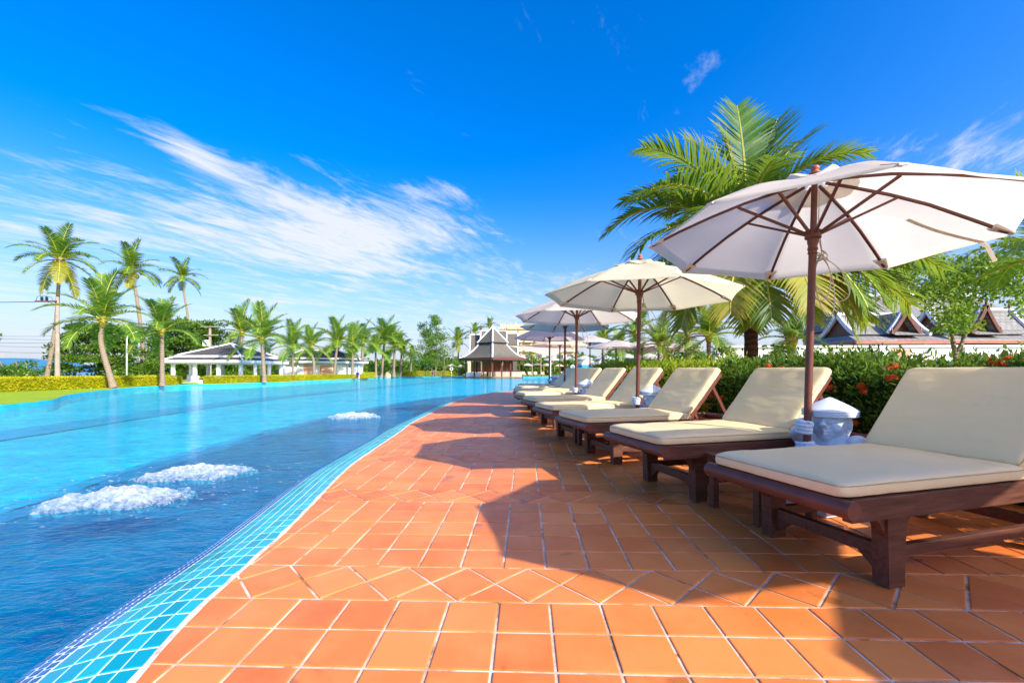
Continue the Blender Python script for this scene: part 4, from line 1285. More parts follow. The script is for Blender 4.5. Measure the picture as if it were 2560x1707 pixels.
# near: ixora with red flowers; the path runs from the camera side to the far end
hedge('flowering_hedge', [(4.55, .6), (4.22, 1.7), (3.90, 2.9), (3.62, 4.0), (3.36, 5.15), (3.2, 6.0)], .95, lambda s: .915 + .02 * s + .05 * math.sin(s * 19) + .03 * math.sin(s * 47), kz, 2100, .062, L_HEDGE,
      'dark green hedge with red flower heads right behind the nearest loungers', shoots=26, shoot_h=.16, flowers=150)
hedge('clipped_hedge', [(3.2, 6.15), (3.08, 6.9), (2.95, 8.0), (2.84, 9.2), (2.80, 10.6), (2.82, 12.0), (2.87, 13.4)], .9, lambda s: .93 + .02 * math.sin(s * 25), kz, 1500, .065, L_HEDGEY,
      'bright yellow green hedge behind the farther loungers', shoots=34, shoot_h=.12, flowers=24)

# ------------------------------------------------------------------ palms
def frond_mesh(elev, droop, nleaf, segs, width, mats, seed, twist=0.0, hang=.5, leafw=.030, kink=0.0):
    """one frond of unit length, growing along +X from the crown and bending under its weight"""
    r = random.Random(seed); b = MB(); n = 22
    pts, dirs = [Vector((0, 0, 0))], []
    for i in range(n):
        t = i / n; a = elev - droop * (t ** 1.35) - kink * max(0, t - .55); side = twist * t * t
        d = Vector((math.cos(a) * math.cos(side), math.cos(a) * math.sin(side), math.sin(a))); dirs.append(d); pts.append(pts[-1] + d / n)
    dirs.append(dirs[-1])
    b.tube(pts, [.017 * (1 - .9 * i / n) + .0015 for i in range(n + 1)], 5, mats[1])
    def at(t):
        x = t * n; i = min(int(x), n - 1); f = x - i
        return pts[i].lerp(pts[i + 1], f), dirs[i].lerp(dirs[i + 1], f).normalized()
    for k in range(nleaf):
        t = .13 + .865 * (k + r.uniform(-.2, .2)) / nleaf; t = min(max(t, .1), .995); p, d = at(t)
        sd_ = d.cross(Vector((0, 0, 1)))
        sd_ = sd_.normalized() if sd_.length > .12 else Vector((0, 1, 0))
        up = sd_.cross(d)
        L = width * (math.sin(PI * (.10 + .86 * t)) ** .75) * r.uniform(.85, 1.1) + .05
        for s in (-1, 1):
            fwd = .42 + .75 * t * t
            e = (sd_ * s + d * fwd + up * r.uniform(.10, .34)).normalized()
            q = p.copy(); prev = None; w0 = leafw * r.uniform(.8, 1.15)
            vs = []
            for j in range(segs + 1):
                u = j / segs
                wv = d.cross(e); wv = wv.normalized() if wv.length > 1e-3 else up
                wv = e.cross(wv).normalized() if False else (d - e * d.dot(e)).normalized()
                ww = w0 * (1 - u ** 1.6) * (.55 + .45 * min(1, u * 6)) * .5
                vs += [q + wv * ww, q - wv * ww]
                q = q + e * (L / segs)
                e = (e + Vector((0, 0, -1)) * (hang * (.55 + .8 * u)) / segs * 1.6 + Vector((r.gauss(0, .03), r.gauss(0, .03), 0))).normalized()
            b.add(vs, [(2 * j, 2 * j + 2, 2 * j + 3, 2 * j + 1) for j in range(segs)], mats[0])
    return b.mesh('frond')
def trunk_obj(pts, r0, r1, mat, parent, ring=True, n=10, bulge=1.5):
    pts = catmull(pts, 8); m = len(pts); rad = []
    for i in range(m):
        t = i / (m - 1); r = r0 * (1 - t) + r1 * t + r0 * (bulge - 1) * math.exp(-t * 14)
        rad.append(r * (1 + (.05 if i % 2 else -.03) * ring))
    b = MB(); b.tube(pts, rad, n, mat); o = b.build('trunk', None, parent); smooth_angle(o.data, 60); return o
FAR_SET = []
rf = random.Random(5)
for j, (e, dr, hg) in enumerate([(84, 30, .25), (72, 48, .35), (60, 66, .45), (48, 78, .55), (36, 86, .6), (22, 84, .7), (8, 74, .7), (-10, 62, .6), (-32, 46, .5), (-58, 24, .4)]):
    for v in range(2):
        FAR_SET.append((j, frond_mesh(math.radians(e), math.radians(dr), 34, 2, .235, [L_PALMF if j < 8 else L_PALMY, M_RIB], 50 + j * 2 + v, rf.uniform(-.25, .25), hg, .034)))
def palm(label, u, v, Y, r_px, base, group, n=22, lean=0.0, dead=2, tall=False, coco=0, trunk_px=9, mid=None, spread=1.0, name='coconut_palm'):
    """u, v: crown heart in the photo; base: foot (u, v) or ground height; r_px: reach of the fronds in photo pixels"""
    top = P(u, v, Y); L = r_px * Y / F * 1.16
    if isinstance(base, tuple): bu, bz = base; foot = Vector(((bu - UC) / F * Y, Y, bz))
    else: foot = Vector((top.x, Y, base))
    root = empty(name, tuple(foot), label=label, cat='palm tree', group=group)
    rr = trunk_px * Y / F / 2
    tp = top - foot
    pts = [Vector((0, 0, 0))] + ([Vector(((m[0] - UC) / F * Y, Y, CH - (m[1] - VH) / F * Y)) - foot for m in mid] if mid else [tp * .35 + Vector((lean * .3, 0, 0)), tp * .7 + Vector((lean * .2, 0, 0))]) + [tp]
    trunk_obj(pts, rr, rr * .72, M_TRUNK, root, bulge=1.45)
    rnd = random.Random(int(u * 7 + v)); order = []
    n = int(n * .82)
    for k in range(n):
        f = (k + .5) / n
        lev = int(min(9, f ** (1.05 if not tall else .85) * (9.4 if tall else 7.9) + rnd.uniform(-.6, .6)))
        lev = max(0, lev); a = k * 2.39996 + rnd.uniform(-.25, .25)
        cand = [m for j, m in FAR_SET if j == lev]
        o = bpy.data.objects.new('frond', rnd.choice(cand)); o.location = tp; o.rotation_euler = (rnd.uniform(-.08, .08), rnd.uniform(-.1, .1), a)
        s = L * rnd.uniform(.88, 1.12); o.scale = (s, s * spread, s); link(o, root)
    b = MB(); b.lathe([(rr * .75, -rr * 2.4), (rr * 1.25, -rr * .8), (rr * 1.4, 0), (rr * .9, rr * 1.2), (.01, rr * 2)], 8, tuple(tp), M_COCO if not tall else M_TRUNK); b.build('crown_shaft', None, root, smooth=True)
    for k in range(coco):
        a = rnd.uniform(0, 6.28); b = MB(); b.ball(tp + Vector((math.cos(a) * rr * 2.2, math.sin(a) * rr * 2.2, -rr * rnd.uniform(.5, 3))), rr * 1.15, 8, 6, M_COCO, sq=(.9, .9, 1.15)); b.build('coconut', None, root, smooth=True)
    return root
GP = 'coconut palms round the far side of the pool'
palm('tallest coconut palm on the left, its leaning trunk crossing the utility pole', 149, 650, 40, 80, (115, -.02), GP, 26, tall=True, coco=5, trunk_px=9, mid=[(138, 822), (146, 720)])
palm('tall coconut palm behind the thin white street lamp, shedding brown fronds', 330, 677, 50, 64, (365, -.02), GP, 24, tall=True, coco=4, trunk_px=9, mid=[(352, 820), (341, 740)])
palm('farthest tall palm on the left with a small crown, rising from behind the big tree', 456, 694, 65, 46, (476, -.02), GP, 22, tall=True, coco=4, trunk_px=6, mid=[(470, 800), (462, 745)])
palm('bent young palm with a curved trunk standing in front of the yellow hedge', 257, 803, 26.2, 108, (284, -.0), GP, 20, trunk_px=13, mid=[(259, 885), (252, 845)])
palm('straight young palm at the left end of the open pavilion', 405, 829, 30, 88, (406, -.0), GP, 20, trunk_px=11)
palm('full green palm before the right corner of the open pavilion', 655, 848, 39.5, 80, (661, -.01), GP, 22, trunk_px=10)
palm('pale crowned palm showing behind the open pavilion roof', 604, 832, 56, 68, -.02, GP, 20, trunk_px=8)
palm('palm with a thin trunk before the left end of the white walled house', 731, 869, 47.5, 60, (733, -.02), GP, 20, trunk_px=6)
palm('short palm with an ivy covered trunk before the white walled house', 777, 868, 54, 54, (785, -.02), GP, 20, trunk_px=7, mid=[(784, 905), (779, 885)])
palm('leaning palm before the middle of the white walled house', 843, 859, 59, 62, (834, -.02), GP, 22, trunk_px=7)
palm('palm at the right end of the white walled house, next to the bather', 882, 867, 64, 52, (880, -.02), GP, 20, trunk_px=7)
palm('dark trunked palm just right of the white walled house', 907, 856, 74, 50, (904, -.02), GP, 20, trunk_px=8)
palm('slim palm on the lawn between the house and the tan boulders', 939, 875, 84, 42, (940, -.02), GP, 18, trunk_px=6)
palm('palm with a slanting pale trunk by the far pool bank', 961, 856, 86, 60, (953, -.02), GP, 22, trunk_px=7)
palm('palm with a broad pale green crown above the tan boulders', 987, 864, 92, 48, (984, -.02), GP, 20, trunk_px=7)
palm('shorter palm right of the tan boulders', 1004, 878, 96, 40, (1001, -.02), GP, 18, trunk_px=6)
palm('small palm left of the tall leafy tree', 1029, 889, 106, 26, (1026, -.02), GP, 16, trunk_px=4)
palm('slender palm between the tall leafy tree and the bar roof', 1145, 854, 116, 36, (1147, -.02), GP, 20, trunk_px=4)
palm('palm top sticking out behind the left roof of the grey gabled hall', 1187, 834, 135, 28, -.02, GP, 16, trunk_px=4)
palm('palm top sticking out behind the peak of the bar roof', 1224, 818, 140, 26, -.02, GP, 16, trunk_px=4)
palm('small bright palm below the white sail canopy', 1330, 888, 112, 24, .05, GP, 16, trunk_px=4)
palm('palm crown just left of the beige hotel block base', 1352, 860, 118, 16, .05, GP, 14, trunk_px=4)
GT = 'palms on the terrace behind the white parasols'
palm('palm above the left end of the white terrace parasols', 1508, 850, 30, 60, .52, GT, 18, trunk_px=9)
palm('palm with drooping fronds above the middle terrace parasols', 1590, 835, 27, 74, .52, GT, 20, trunk_px=11)
palm('palm above the right end of the terrace parasols, beside the big palm', 1716, 838, 24, 84, .52, GT, 20, trunk_px=13)
palm('low bright palm just behind the largest terrace parasols', 1650, 862, 21, 66, .52, GT, 22, trunk_px=11)
palm('palm with long yellowish fronds left of the big palm trunk', 1772, 842, 17, 100, .2, GT, 22, trunk_px=14)
palm('small palm showing between the second and third parasol poles', 1548, 868, 33, 46, .52, GT, 20, trunk_px=7)
palm('thin stemmed palm between the big palm and the white garden wall', 1978, 850, 15, 90, .15, GT, 16, trunk_px=22, dead=0)
palm('palm whose fronds reach in at the right edge over the garden tree', 2625, 640, 9.5, 190, .1, GT, 20, trunk_px=28)

# the big palm behind the nearest parasol: longer fronds with many leaflets
def big_palm():
    Y = 9.2; top = P(1874, 585, Y); foot = Vector((P(1876, 900, Y).x, Y, .08))
    root = empty('coconut_palm', tuple(foot), label='big coconut palm with a dark trunk behind the nearest white parasol', cat='palm tree')
    tp = top - foot
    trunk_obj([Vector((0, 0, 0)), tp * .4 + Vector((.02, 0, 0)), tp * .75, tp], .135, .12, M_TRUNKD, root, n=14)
    rnd = random.Random(11)
    # (heading in degrees seen from above, elevation, droop, length, hang, twist, yellowish)
    FR = [(178, 64, 62, 3.2, .5, .1, 0), (182, 32, 78, 3.4, .6, -.1, 0), (198, 42, 88, 3.3, .6, .1, 0), (163, 48, 70, 3.1, .55, .1, 0), (190, 14, 70, 3.1, .7, .1, 0),
          (150, 76, 34, 2.9, .3, -.2, 1), (140, 83, 14, 2.6, .2, 0, 1), (92, 87, 12, 3.2, .15, .05, 0), (262, 78, 122, 2.2, .5, 0, 0), (30, 82, 30, 3.1, .25, 0, 0), (14, 75, 50, 3.1, .35, .1, 0), (6, 66, 66, 3.0, .4, -.1, 0), (350, 60, 92, 2.8, .5, .1, 0), (325, 70, 98, 2.7, .5, .1, 0), (60, 58, 72, 2.8, .5, 0, 0), (120, 56, 76, 2.8, .5, 0, 0),
          (5, 16, 60, 3.2, .8, .1, 0), (352, -6, 50, 3.7, .8, .05, 0), (6, -16, 42, 3.5, .8, 0, 0), (338, 2, 52, 3.6, .8, 0, 0), (350, 4, 56, 3.3, .8, -.1, 0), (330, -8, 58, 3.0, .7, .1, 0), (20, -4, 66, 3.0, .8, .1, 0), (295, -18, 54, 3.0, .6, .05, 0), (340, -24, 50, 2.9, .6, .05, 0), (312, -14, 60, 3.1, .6, .1, 0),
          (268, -16, 60, 3.0, .55, -.05, 1), (250, -24, 54, 3.0, .55, .1, 0), (232, -18, 60, 3.0, .6, .1, 1), (212, -10, 66, 3.0, .7, -.1, 0), (192, 0, 70, 3.1, .75, .1, 0), (278, -34, 44, 2.7, .5, .1, 0), (242, -36, 40, 2.8, .5, 0, 0), (200, -28, 50, 2.9, .6, .1, 0),
          (168, -24, 56, 2.7, .6, 0, 1), (60, 30, 80, 2.8, .6, 0, 0), (85, 50, 80, 2.8, .5, .1, 0), (110, 20, 70, 2.8, .6, 0, 0), (316, -34, 44, 3.0, .5, .1, 0), (222, 24, 92, 2.8, .6, .1, 0)]
    for k, (hd, el, dr, L, hg, tw, yl) in enumerate(FR):
        me = frond_mesh(math.radians(el), math.radians(dr), 47, 4, .30, [L_PALMY if yl else L_PALM, M_RIB], 300 + k, tw, hg, .0235)
        o = bpy.data.objects.new('frond', me); o.location = tp + Vector((math.cos(math.radians(hd)) * .06, math.sin(math.radians(hd)) * .06, -.10 if el < 0 else .02)); o.rotation_euler = (0, 0, math.radians(hd)); o.scale = (L * .93,) * 3
        link(o, root)
    b = MB(); b.lathe([(.12, -.35), (.17, -.12), (.16, .05), (.09, .22), (.01, .4)], 12, tuple(tp), M_RIB); b.build('crown_shaft', None, root, smooth=True)
big_palm()

# ------------------------------------------------------------------ broadleaf trees and shrubs
def clump_tree(name, label, cat, foot, clumps, leaf, per, mat, trunks, tmat=None, group=None, flat=1.0):
    """clumps: (x, y, z, r) relative to the foot; trunks: list of (points, r0, r1)"""
    root = empty(name, tuple(foot), label=label, cat=cat, group=group)
    for pts, r0, r1 in trunks: trunk_obj([Vector(p) for p in pts], r0, r1, tmat or M_BARK, root, ring=False, n=8, bulge=1.3)
    P_, D_ = [], []
    for (x, y, z, r) in clumps:
        n = max(20, int(per * r * r)); d = unit(n); rad = r * np.abs(rng.normal(.78, .26, n))[:, None]
        q = d * rad * np.array([1, 1, .62 * flat]) + np.array([x, y, z])
        P_.append(q); dd = d * .8 + rng.normal(0, .6, (n, 3)); dd[:, 2] += .1; D_.append(dd)
    p = np.concatenate(P_); n = len(p)
    leaf_obj('crown', p, np.concatenate(D_), rng.uniform(.7, 1.3, n) * leaf, rng.uniform(.7, 1.2, n) * leaf * .6, mat, root, kind='stuff')
    return root
def blob_clumps(u0, u1, v0, v1, Y, foot, n, r, seed, depth, shape=None):
    """clumps that fill a crown seen between those photo limits"""
    rr = random.Random(seed); out = []; a, b = P(u0, v0, Y), P(u1, v1, Y)
    while len(out) < n:
        x, z = rr.uniform(-1, 1), rr.uniform(-1, 1)
        y = rr.uniform(-1, 1)
        if x * x + y * y + z * z > 1 or (shape and not shape(x, z)): continue
        out.append(((a.x + b.x) / 2 + x * (b.x - a.x) / 2 - foot[0], y * depth, (a.z + b.z) / 2 + z * (a.z - b.z) / 2 - foot[2], r * rr.uniform(.6, 1.25)))
    return out
GB = 'broad leafed trees behind the left hedge'
ft = Vector((P(284, 0, 47).x, 47, -.02))
tiers = []
rt = random.Random(3)
for zt, ext in ((.5, 5.4), (1.4, 6.2), (2.4, 6.0), (3.4, 5.4), (4.4, 4.8), (5.4, 3.4)):
    for k in range(22):
        a, q = rt.uniform(0, 2 * PI), math.sqrt(rt.random()); tiers.append((math.cos(a) * q * ext - .5, math.sin(a) * q * 3, zt + rt.gauss(0, .22), rt.uniform(.6, 1.1)))
clump_tree('almond_tree', 'wide dark almond tree with layered branches behind the left hedge', 'tree', ft, tiers, .30, 190, L_TREE, [([(0, 0, 0), (.1, 0, 2), (0, 0, 5)], .25, .08)], group=GB, flat=.55)
ft = Vector((P(470, 0, 56).x, 56, -.02))
tiers = []
for zt, ext in ((.8, 6.2), (2.0, 6.6), (3.2, 6.0), (4.4, 5.0), (5.6, 4.2), (6.6, 2.6)):
    for k in range(21):
        a, q = rt.uniform(0, 2 * PI), math.sqrt(rt.random()); tiers.append((math.cos(a) * q * ext + .4, math.sin(a) * q * 3, zt + rt.gauss(0, .3), rt.uniform(.7, 1.2)))
clump_tree('almond_tree', 'round topped dark tree behind the left part of the open pavilion', 'tree', ft, tiers, .32, 170, L_TREE, [([(0, 0, 0), (-.2, 0, 2.5), (0, 0, 6)], .28, .08)], group=GB, flat=.6)
ft = Vector((P(40, 0, 42).x, 42, -.02))
cl = [(rt.uniform(-5, 3.6), rt.uniform(-2, 2), rt.uniform(.1, 1.9) * (1 - .1 * k / 20), rt.uniform(.4, .8)) for k in range(46)] + [(-2.6 + rt.gauss(0, .5), 0, 4.3 + rt.gauss(0, .2), .5) for k in range(6)]
clump_tree('almond_tree', 'low spreading tree at the left edge behind the hedge', 'tree', ft, cl, .24, 230, L_TREE, [([(0, 0, 0), (.1, 0, 1), (0, 0, 2)], .14, .06), ([(-.8, 0, .6), (-1.8, 0, 2.4), (-2.7, 0, 4.2)], .09, .04)], group=GB, flat=.6)
# tall slender leafy tree near the far bank
Y = 92; ft = Vector((P(1088, 0, Y).x, Y, -.02))
cl = []
rr = random.Random(8)
for k in range(110):
    v = rr.uniform(792, 915); half = 8 + 36 * min(1, max(0, (v - 788) / 95)); u = 1086 + rr.gauss(0, .5) * half - (6 if v > 850 else 0)
    q = P(u, v, Y); cl.append((q.x - ft.x, rr.uniform(-3, 3), q.z - ft.z, rr.uniform(.45, 1.15) * (.75 if v < 830 else 1.1)))
for k in range(16): q = P(1058 + rr.gauss(0, 5), 818 + rr.uniform(-12, 26), Y); cl.append((q.x - ft.x, 0, q.z - ft.z, rr.uniform(.4, .7)))
for k in range(8): q = P(1090 + rr.gauss(0, 5), 795 + rr.uniform(-12, 14), Y); cl.append((q.x - ft.x, 0, q.z - ft.z, rr.uniform(.4, .7)))
trs = [([(rr.uniform(-4, 3), rr.uniform(-2, 2), 0), (rr.uniform(-3, 2), 0, 3.5), (rr.uniform(-2.4, 1.6), 0, 6.5)], .13, .06) for k in range(6)] + [([(0, 0, 0), (.2, 0, 5), (.3, 0, 11.5)], .2, .05)]
clump_tree('leafy_tree', 'tall pointed leafy tree on the far bank, sky showing between its upper leaves', 'tree', ft, cl, .30, 130, L_TREEB, trs)
# garden tree on the right
Y = 13; ft = Vector((P(2396, 0, Y).x, Y, .1))
cl = []
for k in range(190):
    u, v = rr.uniform(2215, 2590), rr.uniform(640, 822)
    e = ((u - 2410) / 190) ** 2 + ((v - 735) / 105) ** 2
    if e > 1: continue
    if 2440 < u < 2540 and 745 < v < 800 and rr.random() < .8: continue
    if u < 2345 and v > 748: continue
    if 2428 < u < 2570 and 742 < v < 840: continue
    if v > 800 and abs(u - 2400) > 45: continue
    q = P(u, v, Y + rr.uniform(-1, 1)); cl.append((q.x - ft.x, q.y - ft.y, q.z - ft.z, rr.uniform(.22, .42)))
clump_tree('garden_tree', 'leafy garden tree with forked grey trunks before the brown gabled roofs', 'tree', ft, cl, .13, 560, L_TREEB,
           [([(0, 0, 0), (-.05, 0, 1.0), (-.12, 0, 1.5), (-.3, 0, 2.4)], .10, .04), ([(0, 0, .6), (.15, .1, 1.3), (.3, .1, 2.2)], .07, .03), ([(-.1, 0, 1.3), (.1, -.1, 1.9), (.6, 0, 2.6)], .05, .02)])
# shrubs and distant greenery
def shrub(label, u0, u1, v0, vb, Y, mat, leaf, dens, z=-.02, name='shrub', cat='bush', group='garden bushes round the pool', seed=1, cone=False):
    foot = P((u0 + u1) / 2, vb, Y); foot.z = z
    top = P(0, v0, Y).z; half = (u1 - u0) / 2 * Y / F; H = top - z
    r = random.Random(seed); cl = []
    for k in range(26):
        t = r.random(); w = half * ((1 - t * .95) if cone else math.sqrt(max(0, 1 - (t * 1.25 - .35) ** 2)) * .9)
        a = r.uniform(0, 2 * PI); q = math.sqrt(r.random())
        cl.append((math.cos(a) * q * w, math.sin(a) * q * w * .8, t * H * .88 + .04 * H, max(.16, .24 * half) * r.uniform(.7, 1.2)))
    return clump_tree(name, label, cat, foot, cl, leaf, dens, mat, [([(0, 0, 0), (0, 0, H * .3), (.02, 0, H * .6)], .04 * half + .02, .02)], group=group)
shrub('dark cone shaped bush left of the white garden wall', 1722, 1758, 884, 925, 17, L_CONE, .06, 1500, .15, cone=True, seed=2)
shrub('rounded dark green bush next to the cone shaped one', 1686, 1724, 890, 925, 18, L_CONE, .07, 1200, .15, seed=3)
shrub('golden cone shaped bush on the far bank hedge', 1100, 1124, 913, 934, 96, L_HEDGEG, .14, 260, cone=True, seed=4)
for i, (u0, u1, v0, Y, m, lab) in enumerate([(886, 918, 902, 80, L_TREEB, 'green bush behind the bather, right of the white house'), (916, 948, 906, 92, L_TREE, 'darker bush between the slim palms'), (950, 985, 902, 98, L_TREEB, 'bright bush behind the slanting palm trunk'),
                                             (990, 1030, 900, 106, L_TREE, 'dark bush under the shorter palms'), (1020, 1060, 905, 110, L_TREE, 'low dark bush left of the tall leafy tree trunks'), (1118, 1150, 900, 112, L_TREE, 'dark bush right of the tall leafy tree'),
                                             (1146, 1180, 898, 120, L_TREEB, 'green bush behind the left corner of the bar'), (640, 700, 880, 62, L_TREEB, 'bush between the open pavilion and the white house'), (560, 640, 905, 58, L_TREEB, 'bright bush seen through the open pavilion'),
                                             (1640, 1700, 870, 28, L_TREEB, 'green bush behind the right terrace parasols'), (1560, 1625, 872, 34, L_TREE, 'dark bush behind the middle terrace parasols'), (1420, 1470, 880, 60, L_TREEB, 'bush behind the two small blue tents'),
                                             (1770, 1850, 856, 15.5, L_TREEB, 'leafy bush left of the big palm trunk'), (1895, 1990, 852, 14.5, L_TREE, 'dark leafy bush right of the big palm trunk'),
                                             (1985, 2090, 848, 16.5, L_TREEB, 'leafy bush before the left end of the white garden wall'), (1690, 1780, 850, 19, L_TREEB, 'bright bush behind the dark cone shaped bush'), (1500, 1570, 866, 40, L_TREEB, 'green bush behind the white terrace parasols at their left end')]):
    shrub(lab, u0, u1, v0, 935, Y, m, .13 if Y < 20 else .22 if Y < 60 else .3, 420 if Y < 20 else 220 if Y < 60 else 130, -.02 if Y > 40 else .12, seed=10 + i)
# a far-off belt of trees that closes the view
P_, D_ = [], []
for k in range(1150):
    x = rng.uniform(-112, 150); y = rng.uniform(128, 150); h = 4.2 + 2.6 * mnoise.noise(Vector((x * .07, 3, 1))) + (2.5 if x > 20 else 0); z = rng.uniform(-.5, max(1.2, h))
    n = 70; P_.append(unit(n) * rng.uniform(.5, 1.6) + np.array([x, y, z])); D_.append(unit(n))
leaf_obj('distant_woods', np.concatenate(P_), np.concatenate(D_), .9, .55, L_TREE, None, kind='stuff', label='far belt of trees closing the view behind the palms', cat='trees')

# golden clipped hedges on the far bank
GH = 'golden clipped hedges along the left bank'
flower_side = 1
hedge('golden_hedge', [(-24.9, 14.5), (-24.6, 20.5), (-25.0, 26.7), (-25.4, 33.2)], .9, lambda s: .60, lambda y: -.01, 900, .10, L_HEDGEG, 'long golden hedge along the lawn at the far left', rough=.03, group=GH)
hedge('golden_hedge', [tuple(P(512, 0, 36.4).xy), tuple(P(610, 0, 38.4).xy), tuple(P(716, 0, 44.5).xy)], .8, lambda s: .55, lambda y: -.01, 900, .10, L_HEDGEG, 'golden hedge before the open pavilion columns', rough=.03, group=GH)
hedge('golden_hedge', [tuple(P(727, 0, 47).xy), tuple(P(800, 0, 55.5).xy), tuple(P(888, 0, 62.5).xy)], .8, lambda s: .52, lambda y: -.01, 600, .12, L_HEDGEG, 'golden hedge before the white walled house', rough=.03, group=GH)
hedge('golden_hedge', [tuple(P(897, 0, 66).xy), tuple(P(931, 0, 74).xy)], 1.1, lambda s: .75, lambda y: -.01, 260, .13, L_HEDGEG, 'short golden hedge just right of the bather', rough=.04, group=GH)
hedge('golden_hedge', [tuple(P(1008, 0, 100).xy), tuple(P(1060, 0, 103).xy), tuple(P(1128, 0, 104).xy)], 1.3, lambda s: .95, lambda y: -.01, 130, .2, L_HEDGEG, 'golden hedge on the far bank below the tall leafy tree', rough=.05, group=GH)
# ------------------------------------------------------------------ buildings
def uv_face(me):
    """metric UVs per face so that shingles run level"""
    uvl = me.uv_layers.new(name='UVMap')
    for p in me.polygons:
        n = p.normal; h = Vector((0, 0, 1)).cross(n)
        h = h.normalized() if h.length > 1e-4 else Vector((1, 0, 0)); w = n.cross(h)
        for li in p.loop_indices:
            c = me.vertices[me.loops[li].vertex_index].co; uvl.data[li].uv = (c.dot(h), c.dot(w))
def roof_tier(name, corners, top, z0, z1, mat, parent, curve=0.0, n=1, thick=.10):
    """hipped skirt between two closed outlines (counter-clockwise), with an edge board"""
    b = MB(); m = len(corners); rows = []
    for i in range(n + 1):
        t = i / n; f = t ** (1 - curve) if curve else t
        rows.append([(c[0] + (q[0] - c[0]) * f, c[1] + (q[1] - c[1]) * f, z0 + (z1 - z0) * t) for c, q in zip(corners, top)])
    for r in rows: b.v += r
    for i in range(n):
        for j in range(m):
            k = (j + 1) % m; b.f.append((i * m + j, i * m + k, (i + 1) * m + k, (i + 1) * m + j)); b.mi.append(0)
    b.mats.append(mat); b.f.append(tuple(range(n * m, n * m + m))); b.mi.append(0)
    o = b.build(name, None, parent); uv_face(o.data); return o
def rect(cx, cy, hx, hy, a):
    c, s = math.cos(a), math.sin(a)
    return [(cx + x * c - y * s, cy + x * s + y * c) for x, y in ((-hx, -hy), (hx, -hy), (hx, hy), (-hx, hy))]
def fascia(corners, z0, z1, t, mat, parent, name='fascia'):
    b = MB(); m = len(corners)
    for j in range(m):
        p, q = Vector((*corners[j], (z0 + z1) / 2)), Vector((*corners[(j + 1) % m], (z0 + z1) / 2)); d = (q - p).normalized()
        b.bar(p - d * t * .0, q - d * t, t, z1 - z0, mat)
    return b.build(name, None, parent)
def hips(corners, top, z0, z1, r, mat, parent, curve=0.0, n=1, name='hip_ridge', lift=.05):
    for c, q in zip(corners, top):
        pts = []
        for i in range(n + 1):
            t = i / n; f = t ** (1 - curve) if curve else t
            pts.append((c[0] + (q[0] - c[0]) * f, c[1] + (q[1] - c[1]) * f, z0 + (z1 - z0) * t + lift))
        b = MB()
        for p0, p1 in zip(pts[:-1], pts[1:]): b.bar(p0, p1, r * 2, r * 1.6, mat)
        b.build(name, None, parent)

# open pavilion at the left
def pavilion():
    a = math.radians(-3); N = Vector(P(606, 0, 39.2)); N.z = 0; sx, sy = 3.6, 3.45
    ux, uy = Vector((math.cos(a), math.sin(a), 0)) * -1, Vector((-math.sin(a), math.cos(a), 0))
    # near corner N; one side runs left and back, the other right and back
    L1 = Vector((-math.cos(math.radians(3)), math.sin(math.radians(3)), 0)); L2 = Vector((math.sin(math.radians(3)), math.cos(math.radians(3)), 0))
    A = 7.4; SV = 1.22; ctr = N + L1 * A / 2 + L2 * A / 2
    root = empty('open_pavilion', (ctr.x, ctr.y, 0), label='open white columned pavilion with a grey hipped roof at the left of the pool', cat='pavilion')
    def cor(h): return [tuple((L1 * i * h + L2 * j * h).xy) for i, j in ((-1, -1), (-1, 1), (1, 1), (1, -1))][::1]
    h = A / 2
    e0, e1, e2, e3 = cor(h), cor(h * .86), cor(h * .80), cor(h * .02)
    def ccw(c): return c if area(c) > 0 else c[::-1]
    e0, e1, e2, e3 = map(ccw, (e0, e1, e2, e3))
    roof_tier('lower_roof', e0, e1, 1.66 * SV, 1.86 * SV, M_ROOFM, root); roof_tier('upper_roof', e2, e3, 2.03 * SV, 3.0 * SV, M_ROOFM, root)
    fascia(ccw(cor(h * 1.0)), 1.46 * SV, 1.66 * SV - .005, .14, M_TRIM, root, 'lower_fascia'); fascia(ccw(cor(h * .84)), 1.86 * SV + .006, 2.03 * SV - .01, .14, M_TRIM, root, 'upper_fascia')
    hips(e2, e3, 2.03 * SV, 3.0 * SV, .07, M_TRIM, root); hips(e0, e1, 1.66 * SV, 1.86 * SV, .07, M_TRIM, root)
    b = MB(); b.prism(ccw(cor(h * .985)), 1.40 * SV, 1.455 * SV, M_TRIM); b.build('ceiling', None, root)
    b = MB(); b.prism(ccw(cor(h * .93)), -.3, -.001, M_WHITE); b.build('floor_slab', None, root)
    ks = [-.86, -.30, .30, .86]
    cols = [(k, -.86) for k in ks] + [(k, .86) for k in ks] + [(-.86, k) for k in ks[1:3]] + [(.86, k) for k in ks[1:3]]
    for (i, j) in cols:
        q = L1 * i * h + L2 * j * h
        c = MB(); c.box((q.x, q.y, .70 * SV), (.23, .23, 1.40 * SV), M_TRIM, Matrix.Rotation(a, 3, 'Z')); o = c.build('column', None, root)
        c = MB(); R = Matrix.Rotation(a, 3, 'Z'); c.box((q.x, q.y, .29), (.42, .42, .57), M_TRIM, R); c.box((q.x, q.y, .03), (.54, .54, .06), M_TRIM, R); c.box((q.x, q.y, 1.36 * SV), (.33, .33, .08), M_TRIM, R); c.build('pedestal', None, o)
pavilion()

